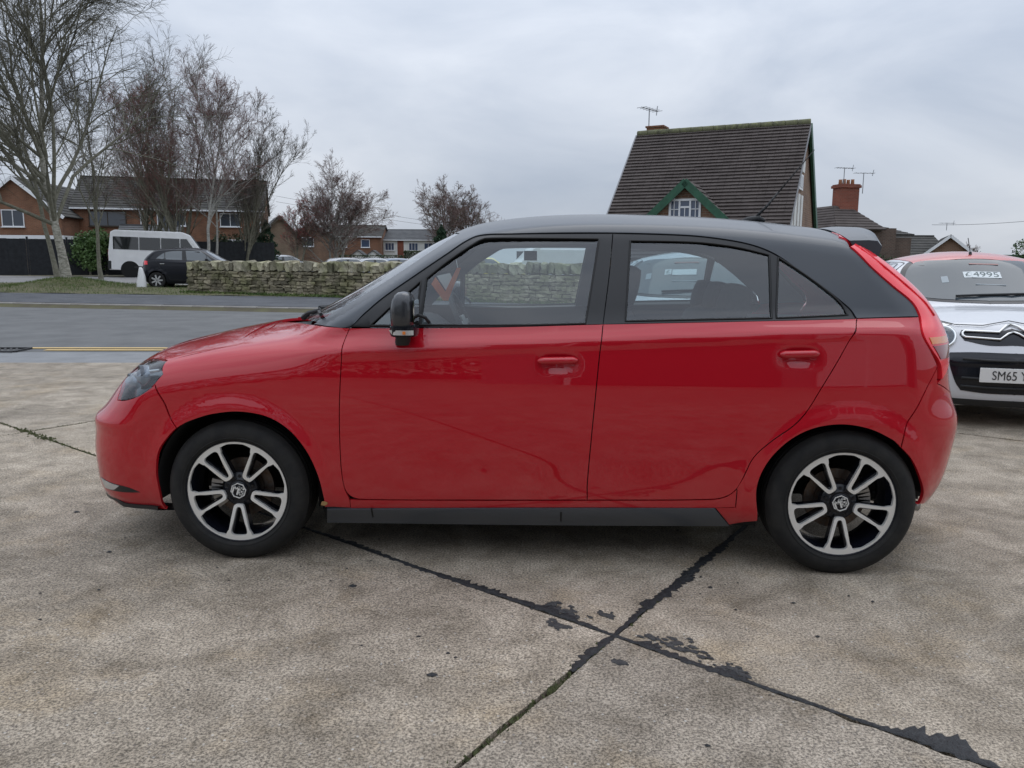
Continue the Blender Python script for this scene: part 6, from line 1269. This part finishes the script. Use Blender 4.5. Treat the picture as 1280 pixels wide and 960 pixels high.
def simple_car(name, label, loc, rz, paint, sc=(1, 1, 1), glass='glass_dark', group=None, cover='hubcap', nu=150, nv=64, side=True, cat='car', base=MG):
    b = Scaled(base, *sc); k = np.array(sc); t = tag(empty(name, tuple(map(float, loc)), rz), label, cat, group)
    S3 = lambda L: [tuple(np.array(p)*k) for p in L]
    shell(b, 'body', t, MAT[paint], (2.0*k[0], .86*k[1], .75*k[2]), (-1.26*k[0], 1.26*k[0]), .335*k[2], .315*k[2], nu=nu, nv=nv)
    for nm, poly in (('side_window', frame_f), ('side_window', frame_r)): panel(b, nm, S3(poly), SIDE, MAT['trim_black'], t, off=-.0035, gap=.001, thick=.008, step=.08, bstep=.03)
    for g in ('g_front', 'g_rear', 'g_rq', 'g_quarter'): panel(b, 'window_pane', S3(T3(g)), SIDE, MAT[glass], t, off=-.006, gap=0, thick=.008, step=.08, bstep=.03)
    panel(b, 'windscreen', S3(ws), m_front(.2), MAT['glass_mid' if glass == 'glass_dark' else glass], t, off=-.004, thick=.01, step=.08, bstep=.03, sym='join')
    panel(b, 'rear_window', S3(rg), m_tail(.75*k[0]), MAT[glass], t, off=-.004, thick=.01, step=.08, bstep=.03, sym='join')
    panel(b, 'tail_light', S3([cast1(TAIL, s, z) for s, z in ((.50, 1.02), (.70, 1.0), (.72, .87), (.56, .86))]), m_tail(.75*k[0]), MAT['lens_red'], t, off=-.005, thick=.01, step=.06)
    for sg in (-1, 1):
        mb = MB(); mb.box((-.5*k[0], sg*(.86*k[1]+.06), 1.04*k[2]), (.10, .17, .13)); mb.build('door_mirror', MAT[paint], t, bevel=.03)
        if side:
            for x in (.09, 1.04): mb = MB(); mb.box((x*k[0], sg*(.855*k[1]+.016), .90*k[2]), (.16, .022, .022)); mb.build('handle', MAT['chrome'], t, bevel=.006)
            for g in ('gap_f', 'gap_m', 'gap_r'):
                P = np.array(S3(T3(g))); P = P+b.grad(P)*.0015; P[:, 1] *= -sg; mb = MB(); mb.tube([tuple(p) for p in P], .006, 4); mb.build('door_seam', MAT['seal'], t)
    for wx in (-1.26, 1.26):
        for sg in (-1, 1):
            simple_wheel(t, (wx*k[0], sg*.745*k[1], .30*k[2]), sg > 0, .30*k[2], cover)
            mb = MB(); mb.lathe([(.001, 0), (.36*k[2], 0)], 24, 'Y', (wx*k[0], sg*.50*k[1], .32*k[2])); mb.lathe([(.345*k[2], 0), (.345*k[2], -sg*.25)], 24, 'Y', (wx*k[0], sg*.76*k[1], .32*k[2])); mb.build('arch_liner', MAT['under'], t)
    mb = MB(); mb.box((2.0*k[0]*.955, 0, .60*k[2]), (.03, .52, .11)); mb.build('number_plate', MAT['plate_yellow'], t)
    return t, b, k, S3
def text_mesh(name, s, size, m, parent, M, depth=.002, squeeze=1.):
    cu = bpy.data.curves.new(name, 'FONT'); cu.body = s; cu.size = size; cu.extrude = depth;  cu.align_x = 'CENTER'; cu.align_y = 'CENTER'; o = bpy.data.objects.new(name, cu); COL.objects.link(o)
    dg = bpy.context.evaluated_depsgraph_get(); me = bpy.data.meshes.new_from_object(o.evaluated_get(dg)); bpy.data.objects.remove(o); me.materials.clear(); me.materials.append(m)
    q = bpy.data.objects.new(name, me); COL.objects.link(q); q.parent = parent; q.matrix_local = M @ Matrix.Diagonal((squeeze, 1, 1, 1)); return q
# ---- white city cars nose-on across the forecourt
def city_car(name, label, loc, rz, roof, price, sticker_y, plate, frame_side=True):
    k3 = (.862, .935, .932); t, b, k, S3 = simple_car(name, label, loc, rz, 'paint_white', k3, 'glass_sky', 'white city cars parked nose out in a row', nu=220, nv=110, side=False, base=UPRIGHT)
    FM = m_front(0.); bp = lambda y, z: tuple(b.cast(np.array([[-.3, y, z]]), np.array([[-1., 0, 0]]))[0])
    def fpoly(L): return [bp(y, z) for y, z in L]
    # wide dark screen surround up to the door edge
    wp0 = lambda y, z: tuple(b.cast(np.array([[.2, y, z]]), np.array([[-1., 0, 0]]))[0])
    for o in [c_ for c_ in t.children if c_.name.startswith('windscreen')]: bpy.data.objects.remove(o)
    panel(b, 'screen_surround', [wp0(y, z) for y, z in ((0, 1.335), (-.25, 1.33), (-.50, 1.31), (-.60, 1.24), (-.65, 1.13), (-.69, .985), (-.4, .955), (0, .945))], m_front(.2), MAT['gloss_black'], t, off=-.003, thick=.01, step=.05, sym='join')
    panel(b, 'windscreen', [wp0(y, z) for y, z in ((0, 1.322), (-.25, 1.318), (-.47, 1.298), (-.56, 1.23), (-.605, 1.13), (-.645, 1.0), (-.4, .975), (0, .965))], m_front(.2), MAT['glass_sky'], t, off=-.0055, thick=.004, step=.05, sym='join')
    # coloured roof skin
    tp = lambda x, y: tuple(b.cast(np.array([[x, y, 1.]]), np.array([[0, 0, 1.]]))[0])
    panel(b, 'roof_skin', [tp(-.33, 0), tp(-.33, -.25), tp(-.29, -.50), tp(.0, -.565), tp(.6, -.565), tp(1.1, -.48), tp(1.12, 0)], m_top(1.), MAT[roof], t, off=-.004, thick=.008, step=.04, sym='join')
    # round lamp, slim upper lamp
    for sg in (-1, 1):
        h = empty('headlight', (0, 0, 0), 0, t); y0, z0 = sg*.505, .70; c = np.array(bp(-abs(y0), z0)); c[1] *= -1 if sg > 0 else 1
        n_ = b.grad(np.array([[c[0], -abs(c[1]), c[2]]]))[0]; n_[1] *= (-1 if sg > 0 else 1); qn = Vector(n_).to_track_quat('X', 'Z').to_matrix().to_4x4()
        for nm, m_, pr in (('lamp_rim', 'chrome', [(.112, -.02), (.116, .010), (.106, .016), (.098, .008)]), ('lamp_bowl', 'lamp_dark', [(.001, -.0), (.05, .0), (.098, .008)]), ('projector', 'reflector', [(.001, .03), (.03, .026), (.05, .012), (.062, .0)])):
            mb = MB(); mb.lathe(pr, 32, 'X'); o = mb.build(nm, MAT[m_], h, smooth=True); o.matrix_local = Matrix.Translation(tuple(c)) @ qn
        mb = MB(); mb.lathe([(.001, .040), (.05, .036), (.085, .024), (.104, .012)], 32, 'X'); o = mb.build('lamp_cover', MAT['lamp_glass'], h, smooth=True); o.matrix_local = Matrix.Translation(tuple(c)) @ qn
    o = panel(b, 'slim_lamp', fpoly([(-.64, .845), (-.52, .822), (-.40, .80), (-.45, .785), (-.53, .80)]), FM, MAT['lens_clear'], t, off=-.004, thick=.01, step=.03)
    # upper grille slot with two chrome chevrons
    panel(b, 'grille_slot', fpoly([(0, .78), (-.12, .755), (-.355, .76), (-.375, .725), (-.345, .68), (-.18, .65), (0, .655)]), FM, MAT['gloss_black'], t, off=-.003, thick=.01, step=.03, sym='join')
    def bar(L, r_, nm, m_):
        for sg in (1, -1):
            P = np.array(fpoly(L)); P = P+b.grad(P)*.012; P[:, 1] *= sg; mb = MB(); mb.tube([tuple(p) for p in P], r_, 8); mb.build(nm, MAT[m_], t, smooth=True)
    bar([(0, .805), (-.04, .79), (-.10, .745), (-.335, .748), (-.352, .735), (-.352, .716), (-.335, .703), (-.10, .693), (-.04, .735), (0, .75)], .0095, 'chevron', 'chrome')
    # lower intake, plate, bumper lip
    panel(b, 'intake', fpoly([(0, .60), (-.28, .60), (-.45, .59), (-.47, .565), (-.45, .47), (-.41, .36), (-.37, .30), (-.2, .285), (0, .285)]), FM, MAT['gloss_black'], t, off=-.004, thick=.012, step=.03, sym='join')
    for zz in (.54, .40, .335): bar([(0, zz), (-.2, zz), (-.37, zz+.004)], .010, 'intake_slat', 'trim_matt')
    panel(b, 'lower_lip', fpoly([(0, .235), (-.4, .235), (-.60, .245), (-.60, .19), (-.3, .178), (0, .178)]), FM, MAT['trim_matt'], t, off=-.004, thick=.02, step=.04, sym='join')
    P = np.array(bp(0, .435)); px_ = P[0]-.03; mb = MB(); mb.box((px_, 0, .435), (.012, .52, .112)); pl = mb.build('number_plate', MAT['plate_white'], t, bevel=.003)
    Mx = Matrix.Translation((px_-.0075, 0, .435)) @ Matrix(((0, 0, -1, 0), (-1, 0, 0, 0), (0, 1, 0, 0), (0, 0, 0, 1)))
    if plate: text_mesh('plate_text', plate, .098, MAT['ink'], pl, Mx @ Matrix.Translation((-.056, -.004, 0)), .001, .80)
    # bonnet shut lines
    for L in ([(-.66, .85), (-.5, .815), (-.39, .79), (-.2, .79), (0, .825)],): bar(L, .0035, 'shut_line', 'seal')
    # wiper, roof aerial, papers and price on the screen
    def wp(y, z, o_=.012): q = np.array(b.cast(np.array([[.2, -abs(y), z]]), np.array([[-1., 0, 0]]))[0]); n_ = b.grad(q[None])[0]; q = q+n_*o_; q[1] = y; return tuple(q)
    mb = MB(); mb.tube([wp(y, z, .02) for y, z in ((-.50, 1.02), (-.2, 1.012), (.1, 1.0), (.25, .99))], .011, 6); mb.build('wiper', MAT['trim_matt'], t, smooth=True)
    mb = MB(); mb.tube([(-.22, 0, 1.34), (-.20, 0, 1.395)], .014, 8); mb.tube([(-.20, 0, 1.39), (-.08, 0, 1.53)], .004, 5); mb.build('aerial', MAT['trim_matt'], t)
    def on_screen(y, z, o_):
        q = np.array(wp(y, z, o_)); n_ = Vector(b.grad(np.array([[q[0], -abs(y), q[2]]]))[0]); n_.y *= (1 if y < 0 else -1); xax = Vector((0, -1, 0)); xax = (xax-n_*xax.dot(n_)).normalized(); yax = n_.cross(xax); return Matrix((( xax.x, yax.x, n_.x, q[0]), (xax.y, yax.y, n_.y, q[1]), (xax.z, yax.z, n_.z, q[2]), (0, 0, 0, 1)))
    def card(nm, y, z, w, h_, m_):
        mb = MB(); mb.box((0, 0, 0), (w, h_, .003)); o = mb.build(nm, MAT[m_], t); o.matrix_local = on_screen(y, z, .006); return o
    c = card('price_card', sticker_y[1], 1.185, .235, .10, 'sticker')
    if price: text_mesh('price_text', price, .112, MAT['ink_grey'], c, Matrix.Translation((0, 0, .002)), .0006, .95)
    c2 = card('pound_card', sticker_y[0], 1.185, .065, .095, 'sticker'); text_mesh('pound_sign', '£', .09, MAT['ink_grey'], c2, Matrix.Translation((0, 0, .002)), .0006)
    card('screen_note', sticker_y[0]+.19, 1.14, .055, .10, 'sticker_dim'); card('red_strip', sticker_y[1]-.01, 1.28, .24, .018, 'sticker_red'); card('fine_print', sticker_y[1]-.01, 1.10, .24, .010, 'sticker_dim')
    return t
mat('sticker', (.62, .66, .66), .5); mat('sticker_dim', (.30, .34, .36), .5); mat('sticker_red', (.36, .20, .18), .5); mat('ink_grey', (.07, .10, .10), .5)
pc = at(1268, 465, 6.2); ax = np.array([.22, .975, 0]); ax /= np.linalg.norm(ax); ctr = pc+ax*1.76; ctr[2] = 0; rzc = math.atan2(ax[1], ax[0])
city_car('city_car', 'small white hatchback with a red roof and a price on its windscreen', ctr, rzc, 'paint_roof_red', '4995', (.10, -.05), 'SM65 Y')
c2 = ctr+np.array([-ax[1], ax[0], 0])*2.55
city_car('city_car', 'small all white hatchback parked behind the red car, seen through its rear windows', c2, rzc, 'paint_white', '', (.22, .06), '')
# ---- across the road
p = at(222, 357, 31.3); simple_car('family_car', 'black estate shaped car parked behind the end of the stone wall', (p[0]+.75, p[1]+.2, .22), PI+camang(uv(.985, .17)), 'paint_black', (1.05, 1.02, 1.03), 'glass_mid')
G2 = 'cars in the car park behind the stone wall'
for px_, dd, paint, ya, sc, lab in ((360, 56, 'paint_silver', .35, (1, 1, 1.02), 'silver hatchback in the car park nearest the black fence'), (441, 50, 'paint_white', .30, (1.02, 1, .98), 'pale silver car behind the wall beneath the spreading birch'), (474, 52, 'paint_silver', .30, (1.02, 1, .98), 'silver car behind the wall next to the pale one'), (503, 54, 'paint_blue', .30, (1, 1, .98), 'slate blue car behind the wall beside the silver car'), (527, 56, 'paint_white', .30, (1, 1, .98), 'white car behind the wall beyond the slate blue car'), (608, 40, 'paint_yellow', .1, (1, 1, 1.0), 'yellow car behind the wall, seen through the red car')):
    p = at(px_, 360, dd); simple_car('parked_car', lab, (p[0], p[1], .05 if px_ > 400 else .17), PI+camang(uv(1, ya)), paint, sc, 'glass_mid', G2, nu=110, nv=48, side=False)
def van(name, label, loc, rz, L, H, W, m, bus=True, group=None, pitch=0):
    t = tag(empty(name, tuple(map(float, loc)), rz), label, 'minibus' if bus else 'van', group); t.rotation_euler = (0, pitch, rz)
    prof = [(-L/2, .35), (-L/2-.03, 1.2), (-L/2+.10, H-.12), (-L/2+.30, H), (L/2-1.75, H+.02), (L/2-1.35, H-.12), (L/2-.75, 1.42), (L/2-.12, 1.12), (L/2, .80), (L/2-.02, .35)] if bus else [(-L/2, .45), (-L/2, H), (L/2-1.9, H), (L/2-1.9, 2.05), (L/2-1.55, 2.0), (L/2-.85, 1.25), (L/2-.05, 1.05), (L/2, .45)]
    mb = MB()
    def wy(z): return W/2*(1-.06*max(0, (z-1.1)/(H-1.1))) if bus else W/2
    n = len(prof); V = [(x, s*wy(z), z) for s in (-1, 1) for x, z in prof]; mb.add(V, [tuple(range(n)), tuple(range(n, 2*n))[::-1]]+[(i, (i+1) % n, n+(i+1) % n, n+i) for i in range(n)]); mb.build('body', MAT[m], t, bevel=.05)
    if bus:
        for s in (-1, 1):
            x = -L/2+.22
            for w in (1.25, 1.05, .95, .80):
                q = MB(); y = s*(wy(1.65)+.012); V = [(x, s*(wy(1.42)+.008), 1.42), (x+w-.04, s*(wy(1.42)+.008), 1.42), (x+w-.04-(.45 if w == .80 else 0), s*(wy(2.08)+.008), 2.08), (x, s*(wy(2.08)+.008), 2.08)]; V += [(a, b_-s*.03, c_) for a, b_, c_ in V]; q.add(V, [(0, 1, 2, 3), (7, 6, 5, 4), (0, 4, 5, 1), (1, 5, 6, 2), (2, 6, 7, 3), (3, 7, 4, 0)]); q.build('side_window', MAT['glass_dark'], t); x += w
            q = MB(); q.box((0, s*(wy(.6)+.01), .52), (L*.55, .03, .10)); q.build('rub_strip', MAT['trim_matt'], t); q = MB(); q.box((-L/2+.03, s*(W/2-.06), .60), (.16, .14, .42)); q.build('corner_bumper', MAT['trim_matt'], t)
        q = MB(); q.add([(L/2-1.30, -W*.42, H-.16), (L/2-1.30, W*.42, H-.16), (L/2-.74, W*.45, 1.45), (L/2-.74, -W*.45, 1.45), (L/2-1.34, -W*.42, H-.19), (L/2-1.34, W*.42, H-.19), (L/2-.80, W*.45, 1.42), (L/2-.80, -W*.45, 1.42)], [(0, 1, 2, 3), (7, 6, 5, 4), (0, 4, 5, 1), (1, 5, 6, 2), (2, 6, 7, 3), (3, 7, 4, 0)]); q.build('windscreen', MAT['glass_mid'], t)
        for v in t.children:
            if v.name.startswith('windscreen'): v.location = (.03, 0, .02)
    else:
        for s in (-1, 1): q = MB(); q.box((L/2-1.35, s*(W/2+.003), 1.6), (.7, .02, .5)); q.build('side_window', MAT['glass_dark'], t)
    for wx in (-L/2+1.0, L/2-.95):
        for s in (-1, 1):
            simple_wheel(t, (wx, s*(W/2-.13), .34), s > 0, .34); q = MB(); q.lathe([(.001, 0), (.45, 0), (.45, .02)], 28, 'Y', (wx, s*(W/2+.004)-.01, .38)); q.build('arch', MAT['under'], t)
    for s in (-1, 1): q = MB(); q.box((-L/2-.01, s*(W/2-.1), 1.15), (.05, .12, .5)); q.build('tail_light', MAT['lens_dark_red'], t)
    return t
p = at(196, 347, 43.); van('minibus', 'white minibus with dark side windows parked by the black fence', (p[0]+.2, p[1]+.6, .36), camang(uv(.94, .34)), 5.3, 2.42, 1.95, 'bus_white', True, None, R(1.6))
p = at(690, 360, 44); van('box_van', 'white box van in the car park, seen through the front windows of the red car', (p[0], p[1], .05), PI+camang(uv(1, .2)), 5.6, 1.95, 1.95, 'bus_white', False)
# white sheeted post by the black car
p = at(177, 357, 30.2); wp_ = tag(empty('wrapped_post', (float(p[0]), float(p[1]), float(land(p[0], p[1])))), 'white tapered plastic wrap standing behind the black car', 'wrap'); mb = MB(); V = []; n = 10
for h_, w_, o_ in ((0, .17, 0), (.25, .16, .01), (.5, .12, .02), (.72, .075, .01), (.80, .045, 0)): V += [(w_*math.cos(2*PI*j/n)*(1+.18*(j % 2))+o_, w_*.7*math.sin(2*PI*j/n)*(1+.18*(j % 2)), h_) for j in range(n)]
mb.add(V, [(i*n+j, i*n+(j+1) % n, (i+1)*n+(j+1) % n, (i+1)*n+j) for i in range(4) for j in range(n)]+[tuple(4*n+j for j in range(n))]); mb.build('sheet', MAT['white_card'], wp_, smooth=True)
